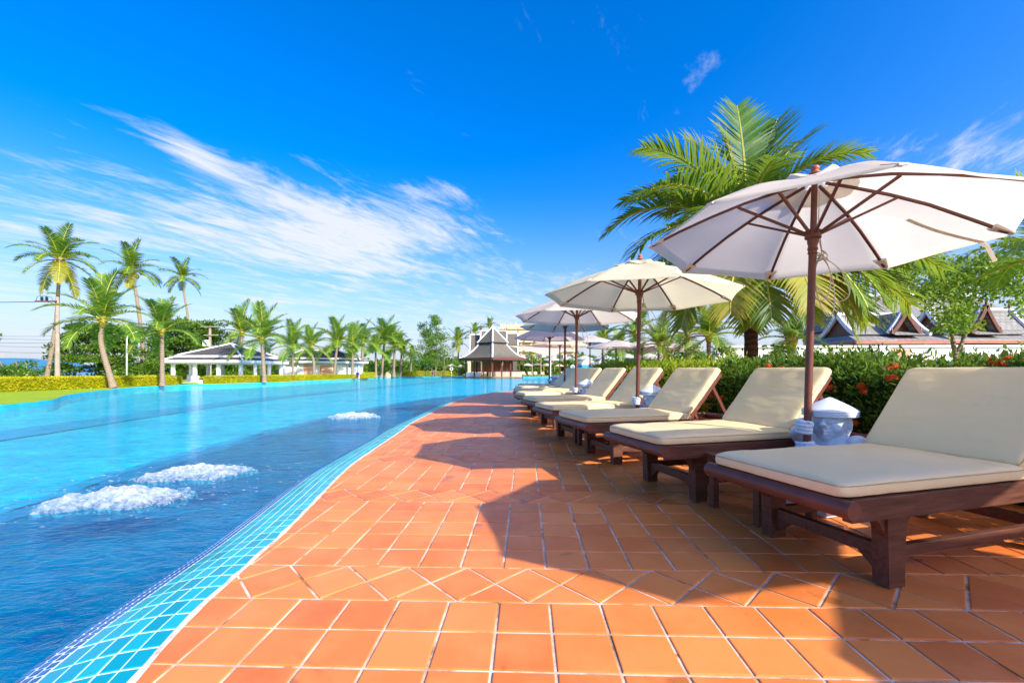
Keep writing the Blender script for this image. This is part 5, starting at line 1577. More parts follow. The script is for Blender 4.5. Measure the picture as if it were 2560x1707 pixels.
def white_house():
    Y = 47; x0, x1 = P(700, 0, Y).x, P(905, 0, Y).x
    a = math.radians(33); cx, cy = (x0 + x1) / 2 + .0, Y + 3.2
    hx = (x1 - x0) / 2 / math.cos(math.radians(17)) * .95; hy = 2.6
    root = empty('white_house', tuple(P(801, 0, 66).xy) + (0,), a, label='low white walled house with salmon doors and a grey tiered roof', cat='house')
    root.scale = (1.37,) * 3
    b = MB(); b.box((-.0, 0, .82), (hx * 1.80, hy * 1.7, 1.68), M_WHITE); b.build('wall', None, root)
    yf = -hy * .85
    for xa, xb, z1, nm in ((-1.95, -1.22, 1.42, 'door'), (-.42, .82, 1.40, 'door')):
        b = MB(); b.box(((xa + xb) / 2, yf - .03, z1 / 2), (xb - xa, .05, z1), M_SALMON); b.box(((xa + xb) / 2, yf - .045, z1 + .03), (xb - xa + .12, .09, .06), M_TRIM); b.build(nm, None, root)
    for xa in (2.55, 2.78):
        b = MB(); b.box((xa, yf - .02, 1.30), (.16, .05, .20), M_GLASS); o = b.build('window', None, root)
        b = MB(); b.box((xa, yf - .05, 1.19), (.22, .05, .03), M_TRIM); b.build('sill', None, o)
    for xa in (-3.72, -2.5, -.9, 1.25, 2.3, 3.45):
        b = MB(); b.box((xa * hx / 4.3, yf - .14, .80), (.14, .14, 1.60), M_TRIM); b.build('column', None, root)
    R = lambda f, g: rect(0, 0, hx * f, hy * g, 0)
    roof_tier('lower_roof', R(1, 1.1), R(.88, .85), 1.83, 2.03, M_ROOFD, root); fascia(R(1, 1.1), 1.62, 1.825, .1, M_TRIM, root, 'lower_fascia')
    roof_tier('upper_roof', R(.84, .8), R(.42, .04), 2.20, 3.02, M_ROOFD, root); fascia(R(.86, .83), 2.035, 2.19, .1, M_TRIM, root, 'upper_fascia')
    hips(R(.84, .8), R(.42, .04), 2.2, 3.02, .06, M_TRIM, root)
    b = MB(); b.box((0, 0, 3.03), (hx * .84, .16, .12), M_TRIM); b.build('ridge', None, root)
    roof_tier('cupola_roof', rect(hx * .28, 0, .75, .6, 0), rect(hx * .28, 0, .05, .05, 0), 3.22, 3.62, M_ROOFD, root); b = MB(); b.box((hx * .28, 0, 3.13), (1.3, 1.0, .16), M_TRIM); b.build('cupola', None, root)
white_house()

def bar():
    Y = 91; ctr = P(1232, 0, Y); h = 6.9
    root = empty('pool_bar', (ctr.x, ctr.y, 0), label='swim up bar with a steep two tiered grey roof edged in white', cat='bar')
    ang = [math.radians(x) for x in (188, 272, 352, 82)]
    O = lambda s: [(s * h * math.cos(a), s * h * math.sin(a)) for a in ang]
    zE = 3.78; z1 = 6.6; z2 = 6.95; z3 = 10.25
    roof_tier('lower_roof', O(1), O(.42), zE, z1, M_ROOF, root, .42, 8); roof_tier('upper_roof', O(.47), O(.01), z2, z3, M_ROOF, root)
    hips(O(1), O(.42), zE, z1, .14, M_TRIM, root, .42, 8); hips(O(.47), O(.01), z2, z3, .13, M_TRIM, root)
    fascia(O(1), 3.30, 3.77, .16, M_WOODR, root); b = MB(); b.prism(O(.425), 6.6, 6.94, M_DARK); b.build('roof_band', None, root)
    b = MB(); b.prism(O(.97), 3.2, 3.29, M_WOOD); b.build('ceiling', None, root)
    b = MB(); b.lathe([(.22, z3 - .1), (.15, z3 + .15), (.05, z3 + .4), (.01, z3 + .55)], 8, (0, 0, 0), M_TRIM); b.build('finial', None, root)
    q = O(.80); posts = list(q) + [tuple(np.array(q[i]) * (1 - t) + np.array(q[(i + 1) % 4]) * t) for i in range(4) for t in (.33, .67)]
    for p in posts:
        b = MB(); b.box((p[0], p[1], 1.5), (.30, .30, 3.4), M_WOOD); b.build('post', None, root)
    # amber blinds between the rear posts
    for i in (1, 2):
        p0, p1 = np.array(O(.62)[i]), np.array(O(.62)[(i + 1) % 4])
    backL, backR = np.array((-4.6, 1.2)), np.array((4.3, 1.2))
    for k in range(4):
        a, c = backL + (backR - backL) * (k + .06) / 4, backL + (backR - backL) * (k + .94) / 4
        b = MB(); b.box(((a[0] + c[0]) / 2, 1.2, 2.05), (c[0] - a[0], .05, 2.2), M_AMBER); o = b.build('blind', None, root)
        b = MB(); b.box((a[0] - .1, 1.2, 1.6), (.16, .16, 3.2), M_WOOD); b.build('mullion', None, root)
    cf = P(1228, 0, 88.6), P(1305, 0, 88.6)
    x0, x1 = cf[0].x - ctr.x, cf[1].x - ctr.x; yc = 88.6 - Y
    b = MB(); b.box(((x0 + x1) / 2, yc + .5, .53), (x1 - x0, 1.0, 1.14), M_COUNTER); b.build('counter', None, root)
    b = MB(); b.box(((x0 + x1) / 2, yc + .5, 1.16), (x1 - x0 + .4, 1.3, .10), M_WOOD); b.build('counter_top', None, root)
    b = MB(); b.box((-3.9, -.6, .40), (3.0, .8, .9), M_TRIM); b.build('side_counter', None, root)
    b = MB(); b.prism(O(.86), -.7, .02, M_PAVE); b.build('floor_slab', None, root)
    for k, x in enumerate(np.linspace(x0 + .5, x1 - .5, 5)):
        b = MB(); b.lathe([(.06, 0), (.07, .25), (.03, .34), (.03, .42)], 8, (x, yc + .55, 1.212), M_GLASS); b.build('bottle', None, root)
M_AMBER = pmat('amber_blind', (.50, .155, .05), .6, .3, .2, 1.2, 0)
M_COUNTER = pmat('sandstone_counter', (.62, .42, .30), .7, .3, .12, 1.5, .2, 8, .01)
bar()

def gabled_hall():
    Y = 112; root = empty('gabled_hall', tuple(P(1232, 0, Y).xy) + (0,), label='grey roofed hall with white edged gables behind the bar', cat='building')
    X = lambda u: (u - 1232) / F * Y
    Z = lambda v: CH - (v - VH) / F * Y
    for (u0, u1, vt, vb, dy) in ((1175, 1203, 836, 893, 1.5), (1202, 1267, 828, 893, 0), (1262, 1295, 833, 890, 1.2)):
        x0, x1, zt, zb = X(u0), X(u1), Z(vt), Z(vb)
        b = MB(); b.add([(x0, dy - 3.2, zb), (x1, dy - 3.2, zb), (x1, dy, zt), (x0, dy, zt), (x0, dy + 3.2, zb), (x1, dy + 3.2, zb)], [(0, 1, 2, 3), (2, 5, 4, 3), (0, 3, 4), (1, 5, 2)], M_ROOF); o = b.build('roof', None, root); uv_face(o.data)
        b = MB(); b.box(((x0 + x1) / 2, dy, zt + .1), (x1 - x0 + .3, .3, .28), M_TRIM)
        for x in (x0, x1): b.bar((x, dy, zt), (x, dy - 3.3, zb), .26, .2, M_TRIM)
        b.build('roof_border', None, o)
        for x in (x0, x1):
            b = MB(); b.lathe([(.16, 0), (.10, .6), (.05, 1.2), (.01, 1.9)], 6, (x, dy, zt + .25), M_WOODR); b.build('gable_finial', None, o)
    b = MB(); b.box((0, 0, 2), (X(1295) - X(1175), 5.6, 4.2), M_BEIGE); b.build('wall', None, root)
gabled_hall()

def hotel():
    Y = 150; cx = P(1340, 0, Y).x; root = empty('hotel_block', (cx, Y + 8, 0), label='beige flat roofed hotel block behind the parasols', cat='building')
    X = lambda u: (u - UC) / F * Y - cx
    Z = lambda v: CH - (v - VH) / F * Y
    b = MB(); b.box(((X(1248) + X(1445)) / 2, 0, Z(822) / 2), (X(1445) - X(1248), 14, Z(822)), M_BEIGE); b.build('wall', None, root)
    b = MB(); b.box(((X(1250) + X(1420)) / 2, 1, (Z(808) + Z(822)) / 2 + .05), (X(1420) - X(1250), 10, Z(808) - Z(822)), M_BEIGE); b.build('penthouse', None, root)
    b = MB(); b.box(((X(1247) + X(1446)) / 2, -.2, Z(822) + .2), (X(1446) - X(1247), 14.4, .5), M_BEIGE); b.build('cornice', None, root)
    b = MB(); b.tube([(X(1290), 0, Z(808)), (X(1290), 0, Z(799))], .12, 6, M_METAL); b.build('mast', None, root)
    for fl in range(4):
        z = 1.6 + fl * 3.2
        for k in range(7):
            x = X(1256) + (X(1440) - X(1256)) * (k + .5) / 7
            b = MB(); b.box((x, -7.02, z + 1.1), (2.2, .12, 2.0), M_GLASS); o = b.build('window', None, root)
            b = MB(); b.box((x, -7.5, z + .3), (2.8, .95, .9), M_BEIGE); b.build('balcony', None, o)
hotel()

# sail canopy on posts
def sail():
    Y = 96; A, B_, Cc, Dd = P(1268, 862, Y + 4), P(1376, 893, Y - 4), P(1440, 866, Y + 4), P(1352, 868, Y + 12)
    root = empty('sail_canopy', tuple(P(1360, 0, Y).xy) + (0,), label='white tensile sail canopy right of the bar roof', cat='canopy'); o0 = Vector(root.location)
    b = MB()
    def fn(a, c):
        p = A.lerp(Dd, a).lerp(B_.lerp(Cc, a), c); s = 4 * a * (1 - a) * c * (1 - c)
        return p - o0 + Vector((0, 0, .5 * s - .5 * (a - .5) * (c - .5)))
    b.grid(fn, 14, 14, M_CANVAS); b.build('fabric', None, root, smooth=True)
    for q in (B_, A, Cc):
        b = MB(); b.tube([Vector((q.x, q.y, 0)) - o0, q - o0 + Vector((0, 0, .1))], .13, 8, M_METAL); b.build('post', None, root)
    b = MB(); b.tube([A - o0, A.lerp(Cc, .45) - o0 + Vector((0, -1, -.2))], .07, 6, M_WOODR); b.build('boom', None, root)
sail()

# brown gabled houses and garden wall on the right
def thai_house(label, u0, u1, vridge, veave, ug, vg, Y, gleft, big=False):
    cx = P((u0 + u1) / 2, 0, Y).x; root = empty('gabled_house', (cx, Y + 2, 0), label=label, cat='house', group='brown gabled houses on the right')
    X = lambda u: (u - UC) / F * Y - cx
    Z = lambda v: CH - (v - VH) / F * Y
    zr, ze = Z(vridge), Z(veave); x0, x1 = X(u0), X(u1); D_ = 1.25
    prof = lambda t: (D_ * (1 - t) ** 1.0 * (1 + .55 * (1 - t) * 0) , ze + (zr - ze) * (t ** 1.35))
    b = MB(); n = 8; vs = []
    for i in range(n + 1):
        y, z = prof(i / n); vs += [(x0 + .25, -y, z), (x1 - .05, -y, z)]
    for i in range(n - 1, -1, -1):
        y, z = prof(i / n); vs += [(x0 + .25, y, z), (x1 - .05, y, z)]
    b.add(vs, [(2 * i, 2 * i + 1, 2 * i + 3, 2 * i + 2) for i in range(2 * n)], M_ROOFT); o = b.build('roof', None, root); uv_face(o.data)
    for k, x in enumerate((x0 + .22, x1 - .02)):          # curved barge boards
        b = MB(); pts = [Vector((x, -prof(i / n)[0], prof(i / n)[1] + .05)) for i in range(n + 1)] + [Vector((x, prof(i / n)[0], prof(i / n)[1] + .05)) for i in range(n - 1, -1, -1)]
        for p0, p1 in zip(pts[:-1], pts[1:]): b.bar(p0, p1, .13, .20, M_TRIM)
        b.build('barge_board', None, root)
        b = MB(); b.lathe([(.10, 0), (.06, .22), (.015, .48)], 6, (x, 0, zr + .08), M_WOODR); b.build('gable_finial', None, root)
    b = MB(); b.box(((x0 + x1) / 2, 0, zr + .06), (x1 - x0 - .4, .2, .16), M_TRIM); b.build('ridge', None, root)
    b = MB(); b.add([(x0 + .35, -D_ * .9, ze), (x0 + .35, D_ * .9, ze), (x0 + .35, 0, zr - .15)], [(0, 1, 2)], M_WOODR); b.build('gable_wall', None, root); b = MB(); b.add([(x1 - .3, -D_ * .9, ze), (x1 - .3, D_ * .9, ze), (x1 - .3, 0, zr - .15)], [(0, 2, 1)], M_WOODR); b.build('gable_wall', None, root)
    # cross gable facing the garden
    gx = X(ug); gz = Z(vg); w = (X(ug + 37) - gx); yo = -D_ - .25
    b = MB(); rows = []
    for i in range(7):
        t = i / 6; xx = w * (1 - t) ** 1.25; z = ze + .02 + (gz - ze) * t
        rows.append((xx, z))
    for sg in (-1, 1):
        vs = []
        for xx, z in rows: vs += [(gx + sg * xx, yo, z), (gx + sg * xx * .2, 0.0, z)]
        b.add(vs, [(2 * i, 2 * i + 1, 2 * i + 3, 2 * i + 2) if sg < 0 else (2 * i, 2 * i + 2, 2 * i + 3, 2 * i + 1) for i in range(6)], M_ROOFT)
    o = b.build('dormer_roof', None, root); uv_face(o.data)
    for sg in (-1, 1):
        b = MB()
        for (xa, za), (xb, zb) in zip(rows[:-1], rows[1:]): b.bar((gx + sg * xa, yo - .03, za), (gx + sg * xb, yo - .03, zb), .10, .16, M_WOODR); b.bar((gx + sg * (xa + .1), yo + .1, za + .05), (gx + sg * (xb + .1), yo + .1, zb + .05), .10, .12, M_TRIM)
        b.lathe([(.07, 0), (.05, .15), (.01, .34)], 6, (gx + sg * w, yo - .03, ze + .02), M_WOODR); b.build('barge_board', None, o)
    b = MB(); b.lathe([(.08, 0), (.05, .25), (.012, .55)], 6, (gx, yo - .03, gz), M_WOODR); b.build('gable_finial', None, o)
    b = MB(); b.extrude([(gx - w * .9, yo + .35, ze + .04), (gx + w * .9, yo + .35, ze + .04), (gx, yo + .35, gz - .2)], (0, .06, 0), M_WOODR); b.build('gable_panel', None, o)
    b = MB(); b.add([(gx - w * 1.05, yo - .30, ze - .06), (gx + w * 1.05, yo - .30, ze - .06), (gx + w * .8, yo + .3, ze + .16), (gx - w * .8, yo + .3, ze + .16)], [(0, 1, 2, 3)], M_ROOFT); p = b.build('apron_roof', None, o); uv_face(p.data)
    # skirt roof, fascia, dark upper wall
    e = .35; b = MB(); z1, z2 = ze - .04, ze - .34
    b.add([(x0 - e, -D_ - .75, z2), (x1 + e, -D_ - .75, z2), (x1, -D_ + .15, z1), (x0, -D_ + .15, z1)], [(0, 1, 2, 3)], M_ROOFT); b.add([(x0 - e, D_ + .6, z2), (x0 - e, -D_ - .75, z2), (x0, -D_ + .15, z1), (x0, D_, z1)], [(0, 1, 2, 3)], M_ROOFT); o = b.build('skirt_roof', None, root); uv_face(o.data)
    b = MB(); b.box(((x0 + x1) / 2, -D_ - .76, z2 - .09), (x1 - x0 + 2 * e, .06, .16), M_WOODL); b.box((x0 - e + .0, -.05, z2 - .09), (.06, 2 * D_ + 1.2, .16), M_WOODL); b.build('fascia', None, root)
    b = MB(); b.box(((x0 + x1) / 2, 0, (z2 - .12) / 2), (x1 - x0 - .2, 2 * D_ - .2, z2 - .1), M_WOOD); b.build('wall', None, root)
M_WOODL = pmat('light_wood', (.42, .17, .10), .6, .3, .2, 3, .2)
thai_house('brown gabled house with a white edged curved roof, left of the garden tree', 2158, 2366, 775, 833, 2288, 775, 21, True)
thai_house('brown gabled house with a white edged curved roof, right of the garden tree', 2400, 2640, 762, 832, 2492, 760, 21.5, True)
b = MB()
def big_roof():
    Y = 31; cx = P(2260, 0, Y).x; root = empty('grey_hall', (cx, Y, 0), label='long plain grey roof with a white ridge behind the gabled houses', cat='building')
    X = lambda u: (u - UC) / F * Y - cx
    Z = lambda v: CH - (v - VH) / F * Y
    x0, x1, zt, zb = X(2085), X(2440), Z(741), Z(830); b = MB()
    b.add([(x0 - 1.2, -4, zb), (x1, -4, zb), (x1, 0, zt), (x0, 0, zt), (x1, 4, zb), (x0 - 1.2, 4, zb)], [(0, 1, 2, 3), (3, 2, 4, 5), (0, 3, 5), (1, 4, 2)], M_ROOFT); o = b.build('roof', None, root); uv_face(o.data)
    b = MB(); b.box(((x0 + x1) / 2, 0, zt + .08), (x1 - x0, .3, .22), M_TRIM); b.build('ridge', None, root)
    b = MB(); b.box(((x0 + x1) / 2, 0, zb / 2), (x1 - x0, 6.6, zb), M_WHITE); b.build('wall', None, root)
big_roof()
def garden_wall():
    root = empty('garden_wall', (17.5, 18.6, 0), math.radians(-3), label='long white garden wall with a pale coping behind the flowering hedge', cat='wall')
    b = MB(); b.box((0, 0, .98), (17.5, .18, 2.0), M_WHITE); b.build('panel', None, root)
    b = MB(); b.box((0, 0, 2.02), (17.7, .32, .09), M_TRIM); b.build('coping', None, root)
    for x in (-8.6, -5.2, -1.8, 1.6, 5.0, 8.6):
        b = MB(); b.box((x, -.03, 1.0), (.36, .30, 1.96), M_TRIM); b.build('pier', None, root)
    b = MB(); b.box((-1.1, -.115, .95), (.75, .05, 1.9), M_SALMON); b.build('gate_door', None, root)
garden_wall()
# ------------------------------------------------------------------ far parasols, loungers, tents
mini = make_parasol(1.15, 1.85, 1.86, .2, M_CANVAS, 21, False)
TERR = [(1475, 833, 27, 1.5, 'big white parasol at the left end of the terrace group behind the deck parasols'), (1540, 846, 24.5, 1.5, 'white parasol with frond tips hanging over it'), (1605, 848, 24, 1.5, 'white parasol right behind the second parasol pole on the terrace'),
        (1645, 852, 28, 1.6, 'pale bluish parasol just right of the middle of the terrace group'), (1680, 856, 27, 1.7, 'pale greenish parasol at the right end of the terrace group'), (1622, 880, 46, 1.15, 'small parasol seen under the middle terrace parasols'),
        (1652, 884, 44, 1.5, 'wide flat looking parasol under the right terrace parasols'), (1511, 885, 46, 1.1, 'small white parasol above the smaller blue tent'), (1567, 881, 44, 1.15, 'small white parasol standing over the yellow green hedge'),
        (1461, 886, 52, 1.1, 'small white parasol above the larger blue tent'), (1422, 888, 62, 1.1, 'small white parasol above the life ring'), (1381, 890, 62, 1.2, 'small white parasol left of the life ring'), (1347, 909, 93, 1.0, 'tiny parasol on the far deck just right of the sail canopy post'),
        (1319, 906, 92, 1.0, 'tiny parasol on the far deck next to the bar'), (1343, 905, 96, 1.0, 'tiny parasol second from the bar on the far deck'), (1366, 906, 98, 1.0, 'tiny parasol beside the white canopy post on the far deck'), (1398, 908, 100, 1.0, 'tiny parasol between two reddish poles on the far deck'),
        (1129, 908, 110, 1.1, 'tiny parasol on the far bank, left one of the pair by the golden cone bush'), (1152, 910, 112, 1.1, 'tiny parasol on the far bank, right one of the pair by the golden cone bush'), (1176, 911, 113, 1.0, 'tiny parasol half hidden by the bar posts')]
TERR = [t for i, t in enumerate(TERR) if i != 12]
for i, (u, v, Y, s, lab) in enumerate(TERR):
    o = mini if i == 0 else copy_tree(mini)
    top = P(u, v, Y); z = {True: .52, False: .06}[Y < 89] if Y < 104 else -.01
    hgt = 2.40 * s
    zb = top.z - hgt
    if Y < 34: zb = max(zb, z); 
    o.rotation_euler = (0, 0, i * .7); sc = (top.z - z) / 2.40
    o.location = (top.x, Y, z); o.scale = (s, s, sc); setp(o, lab, 'parasol', 'far parasols round the pool')

def far_lounger():
    root = empty('far_lounger')
    b = MB(); b.box((.6, 0, .38), (1.25, .68, .10), M_CUSH, bev=.02); b.build('seat_cushion', None, root)
    b = MB(); M = Matrix.Rotation(-math.radians(50), 3, 'Y'); b.box((1.42, 0, .66), (.68, .68, .09), M_CUSH, M, bev=.02); b.build('back_cushion', None, root)
    b = MB(); b.box((.95, 0, .29), (1.9, .72, .07), M_WOOD); b.build('frame', None, root)
    for x in (.2, 1.7):
        for y in (-.3, .3): b = MB(); b.box((x, y, .13), (.08, .08, .27), M_WOOD); b.build('leg', None, root)
    return root
fl = far_lounger(); n = 0
FL = [(1312, 90.6, .06, 100, 'pale lounger on the far deck at the right end of the bar counter'), (1326, 91, .06, 95, 'pale lounger on the far deck under the parasol next to the bar'), (1340, 91.5, .06, 92, 'pale lounger on the far deck, third from the bar'), (1358, 92, .06, 90, 'pale lounger on the far deck by the white canopy post'),
      (1400, 58, .52, 20, 'pale lounger on the terrace below the life ring'), (1420, 54, .52, 20, 'pale lounger on the terrace right of the life ring'), (1160, 106, .0, 60, 'pale lounger on the far bank under the pair of tiny parasols')]
for i, (u, Y, z, a, lab) in enumerate(FL):
    o = fl if i == 0 else copy_tree(fl); o.location = (P(u, 0, Y).x, Y, z + .001); o.rotation_euler = (0, 0, math.radians(a)); setp(o, lab, 'sun lounger', 'far loungers across the pool')
def tent(label, u, Y, w):
    root = empty('blue_tent', tuple(P(u, 0, Y).xy) + (.52,), .2, label=label, cat='tent', group='small tents with blue sides')
    h = 1.25
    b = MB(); q = rect(0, 0, w / 2, w / 2, 0); b.v += [(x, y, h) for x, y in q] + [(0, 0, h + w * .34)]; b.f += [(0, 1, 4), (1, 2, 4), (2, 3, 4), (3, 0, 4)]; b.mi += [0] * 4; b.build('roof', M_CANVAS, root)
    b = MB(); b.box((0, 0, h - .1), (w * .99, w * .99, .18), M_CANVAS); b.build('valance', None, root)
    for a in range(4):
        b = MB(); R = Matrix.Rotation(a * PI / 2, 3, 'Z'); b.box(R @ Vector((0, w * .47, .55)), (w * .92, .03, 1.1), M_BLUEC, R); b.build('side_panel', None, root)
tent('larger white roofed tent with blue sides behind the last loungers', 1467, 42, 1.65); tent('smaller white roofed tent with blue sides at the end of the yellow green hedge', 1503, 44, 1.3)

def ring_stand():
    Y = 40; root = empty('life_ring', tuple(P(1431, 0, Y).xy) + (.52,), label='white life ring hung on a slim stand beyond the loungers', cat='life ring')
    b = MB(); b.tube([(0, 0, 0), (0, 0, 1.1)], .03, 8, M_METAL); b.build('stand', None, root)
    b = MB(); z = P(0, 917, Y).z - .52
    b.tube([(.15 * math.cos(t), -.05, z + .15 * math.sin(t)) for t in np.linspace(0, 2 * PI, 25)], .042, 8, M_TRIM, cap=False); b.build('ring', None, root, smooth=True)
ring_stand()
Y = 103.5; root = empty('life_ring', tuple(P(1128.5, 0, Y).xy) + (0,), label='tiny white life ring on the far bank by the golden cone bush', cat='life ring')
b = MB(); b.tube([(0, 0, 0), (0, 0, 1.4)], .05, 6, M_METAL); b.build('stand', None, root)
b = MB(); z = P(0, 922, Y).z; b.tube([(.32 * math.cos(t), -.08, z + .32 * math.sin(t)) for t in np.linspace(0, 2 * PI, 21)], .11, 6, M_TRIM, cap=False); b.build('ring', None, root, smooth=True)

# rocks
def rock(label, u0, u1, v0, Y, mat, seed, z=-.02):
    w = (u1 - u0) / 2 * Y / F; h = P(0, v0, Y).z - z; b = MB(); b.ball((0, 0, 0), 1, 20, 12)
    for i, q in enumerate(b.v):
        q = Vector(q); k = 1 + .22 * mnoise.noise(q * 1.3 + Vector((seed, 0, 0))) + .10 * mnoise.noise(q * 3 + Vector((seed, 4, 0))); b.v[i] = (q.x * k * w, q.y * k * w * .8, max(-.1, q.z * k) * h)
    c = P((u0 + u1) / 2, 0, Y); o = b.build('boulder', mat, None, smooth=True, label=label, cat='rock', group='boulders on the pool banks'); o.location = (c.x, Y, z)
rock('tan boulder on the far bank right of the slanting palm', 960, 977, 930.5, 88, M_STONE, 1)
rock('paler flat boulder just behind the tan one', 974, 989, 926.5, 93, M_STONEW, 5)
rock('white boulder at the left end of the hedge before the open pavilion', 495, 513, 949, 36.4, M_STONEW, 9)

# person wading at the far bank
def person():
    Y = 62.2; H = 1.42; foot = P(894, 0, Y); foot.z = WZ - .25
    root = empty('person', tuple(foot), label='person in blue shirt and red shorts wading at the far pool edge', cat='person')
    me = bpy.data.meshes.new('body'); bm = bmesh.new()
    J = {'pel': (0, 0, .92), 'ch': (.03, -.05, 1.25), 'nk': (.05, -.07, 1.42), 'hd': (.07, -.09, 1.52), 'ht': (.08, -.09, 1.66), 'hl': (-.10, 0, .88), 'kl': (-.11, -.03, .48), 'al': (-.11, .02, .06), 'fl': (-.12, -.14, .03), 'hr': (.10, 0, .88), 'kr': (.12, -.04, .48), 'ar': (.13, .0, .06), 'fr': (.14, -.15, .03),
         'sl': (-.17, -.05, 1.34), 'el': (-.26, -.08, 1.08), 'wl': (-.22, -.26, .92), 'sr': (.21, -.05, 1.34), 'er': (.30, -.08, 1.08), 'wr': (.27, -.26, .92)}
    R = dict(pel=.14, ch=.15, nk=.06, hd=.095, ht=.08, hl=.09, kl=.06, al=.042, fl=.035, hr=.09, kr=.06, ar=.042, fr=.035, sl=.065, el=.045, wl=.035, sr=.065, er=.045, wr=.035)
    E_ = ['pel-ch', 'ch-nk', 'nk-hd', 'hd-ht', 'pel-hl', 'hl-kl', 'kl-al', 'al-fl', 'pel-hr', 'hr-kr', 'kr-ar', 'ar-fr', 'ch-sl', 'sl-el', 'el-wl', 'ch-sr', 'sr-er', 'er-wr']
    ks = list(J); me.from_pydata([J[k] for k in ks], [tuple(ks.index(x) for x in e.split('-')) for e in E_], [])
    o = bpy.data.objects.new('body', me); COL.objects.link(o)
    sk = o.modifiers.new('s', 'SKIN'); o.modifiers.new('ss', 'SUBSURF').levels = 1
    for k, sv in zip(ks, me.skin_vertices[0].data): sv.radius = (R[k], R[k]); sv.use_root = (k == 'pel')
    bpy.context.view_layer.update(); dg = bpy.context.evaluated_depsgraph_get(); m2 = bpy.data.meshes.new_from_object(o.evaluated_get(dg)); bpy.data.objects.remove(o)
    m2.materials.clear(); m2.materials.append(M_SKIN)
    s = H / 1.7
    o = bpy.data.objects.new('body', m2); o.scale = (s, s, s); link(o, root)
    b = MB(); b.lathe([(.20, .90), (.195, 1.05), (.20, 1.25), (.19, 1.36), (.10, 1.43)], 14, (.025, -.04, 0), M_SHIRT)
    b.tube([(-.15, -.05, 1.35), (-.25, -.075, 1.12)], [.085, .075], 8, M_SHIRT); b.tube([(.19, -.05, 1.35), (.29, -.075, 1.12)], [.085, .075], 8, M_SHIRT); o = b.build('shirt', None, root, smooth=True); o.scale = (s, s, s)
    b = MB(); b.lathe([(.19, .78), (.195, .95)], 12, (0, 0, 0), M_SHORTS); b.tube([(-.10, 0, .86), (-.11, -.03, .5)], [.12, .10], 8, M_SHORTS); b.tube([(.10, 0, .86), (.12, -.03, .5)], [.12, .10], 8, M_SHORTS); o = b.build('shorts', None, root, smooth=True); o.scale = (s, s, s)
    b = MB(); b.ball((.075, -.075, 1.60), .108, 12, 8, M_HAIR, sq=(1, 1.05, .95)); o = b.build('hair', None, root, smooth=True); o.scale = (s, s, s)
person()

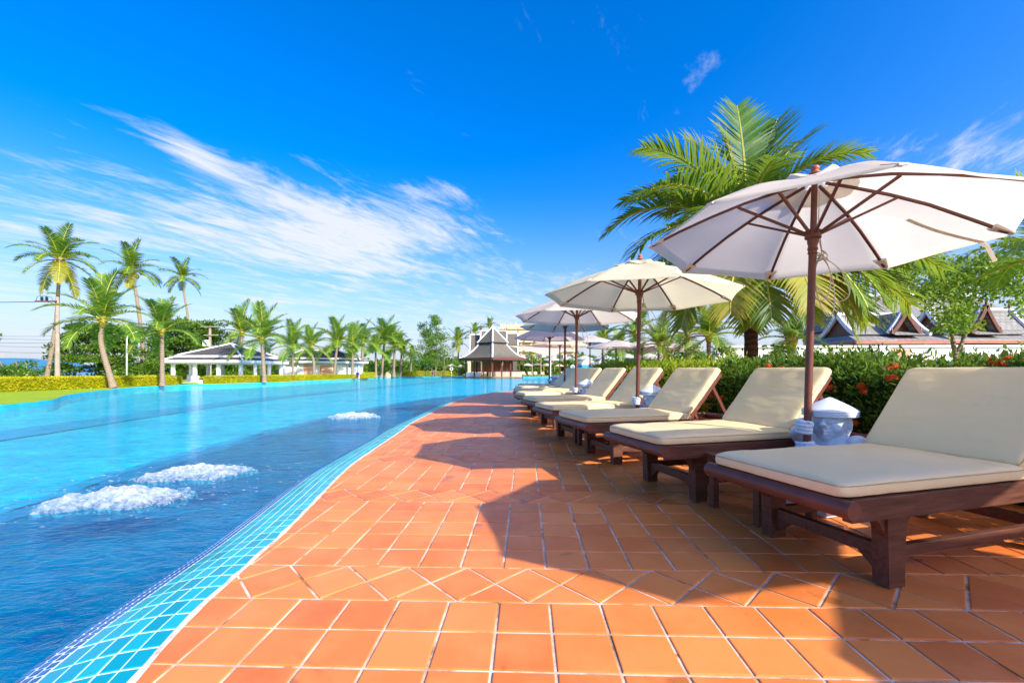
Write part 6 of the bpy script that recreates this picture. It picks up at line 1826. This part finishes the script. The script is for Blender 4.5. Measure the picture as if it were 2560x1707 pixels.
# ------------------------------------------------------------------ street lamp, utility poles, wires
def lamp():
    Y = 36; b0 = P(317, 0, Y); root = empty('street_lamp', (b0.x, Y, -.01), label='slim white street lamp with a bent arm behind the golden hedge', cat='street lamp')
    Z = lambda v: P(0, v, Y).z + .01
    X = lambda u: (u - 317) / F * Y
    b = MB(); b.tube([(0, 0, 0), (0, 0, Z(850)), (X(320), 0, Z(838)), (X(326), 0, Z(833))], [.07, .05, .045, .04], 8, M_METAL); b.build('mast', None, root, smooth=True)
    b = MB(); b.tube([(X(326), 0, Z(833)), (X(346), 0, Z(828.5))], .035, 8, M_METAL); b.build('arm', None, root)
    b = MB(); b.box((X(350), 0, Z(827.5)), (.36, .14, .07), M_METAL, bev=.02); b.build('lamp_head', None, root)
lamp()
def pole1():
    Y = 38; c = P(143.5, 0, Y); root = empty('utility_pole', (c.x, Y, -.01), label='concrete utility pole with a cross arm and insulators at the far left', cat='utility pole', group='utility poles behind the hedge')
    Z = lambda v: P(0, v, Y).z + .01
    X = lambda u: (u - 143.5) / F * Y
    b = MB(); b.lathe([(.19, 0), (.12, Z(742))], 8, (0, 0, 0), M_CONC); b.build('post', None, root)
    b = MB(); b.box((X(119), -.14, Z(754)), (X(148) - X(95), .10, .12), M_WOOD); b.bar((X(124), -.14, Z(756)), (X(140), -.14, Z(768)), .06, .06, M_CONC); b.build('cross_arm', None, root)
    for u in (109, 121):
        b = MB(); b.lathe([(.04, 0), (.12, .05), (.08, .12), (.12, .17), (.08, .24), (.11, .29), (.04, .34)], 8, (X(u), -.14, Z(752)), M_WIRE); b.build('insulator', None, root)
    b = MB(); b.tube([(X(94), -.14, Z(753)), (X(97), -.14, Z(743)), (X(104), -.14, Z(740.5)), (X(121), -.14, Z(741)), (X(133), -.14, Z(744)), (X(138), -.14, Z(754))], .018, 5, M_WIRE); b.build('jumper_cable', None, root)
    b = MB(); b.tube([(X(132) + .18 * math.cos(t), -.22, Z(862) + .22 * math.sin(t)) for t in np.linspace(0, 6.28, 17)], .03, 5, M_WIRE); b.build('cable_coil', None, root)
pole1()
def pole2():
    Y = 50; c = P(525, 0, Y); root = empty('utility_pole', (c.x, Y, -.01), label='utility pole with two cross arms rising above the open pavilion roof', cat='utility pole', group='utility poles behind the hedge')
    Z = lambda v: P(0, v, Y).z + .01
    X = lambda u: (u - 525) / F * Y
    b = MB(); b.lathe([(.17, 0), (.13, Z(817))], 8, (0, 0, 0), M_CONC); b.build('post', None, root)
    for v, a_, c_ in ((817, 504, 549), (838, 513, 549)):
        b = MB(); b.box(((X(a_) + X(c_)) / 2, -.2, Z(v)), (X(c_) - X(a_), .09, .09), M_CONC); b.build('cross_arm', None, root)
    b = MB(); b.box((X(519), -.3, Z(858)), (.5, .4, .7), M_METAL, bev=.03); b.build('transformer_box', None, root)
pole2()
wires = [(754, 754.5, 95, 38, .03, 'thick black cable pair end on the left cross arm'), (832, 836, 205, 38, .012, 'uppermost thin wire left of the bent palm'), (840, 846, 420, 39, .012, 'second thin wire below the cross arm'), (852, 850, 300, 39.5, .014, 'thin wire sloping up behind the utility pole'),
         (859, 866, 500, 40, .012, 'thin wire at the height of the cable coil'), (875, 878, 520, 40.5, .014, 'thin wire crossing the dark tree'), (889, 891, 300, 41, .012, 'lowest thin wire above the left hedge tree')]
for v0, v1, u1, Y, r, lab in wires:
    a, c = P(-160, v0, Y), P(u1, v1, Y + 6); b = MB()
    b.tube([a.lerp(c, t) + Vector((0, 0, -.25 * 4 * t * (1 - t) * (.2 if v0 == 754 else 1))) for t in np.linspace(0, 1, 13)], r, 5, M_WIRE)
    b.build('power_line', None, None, label=lab, cat='wire', group='power lines at the left')
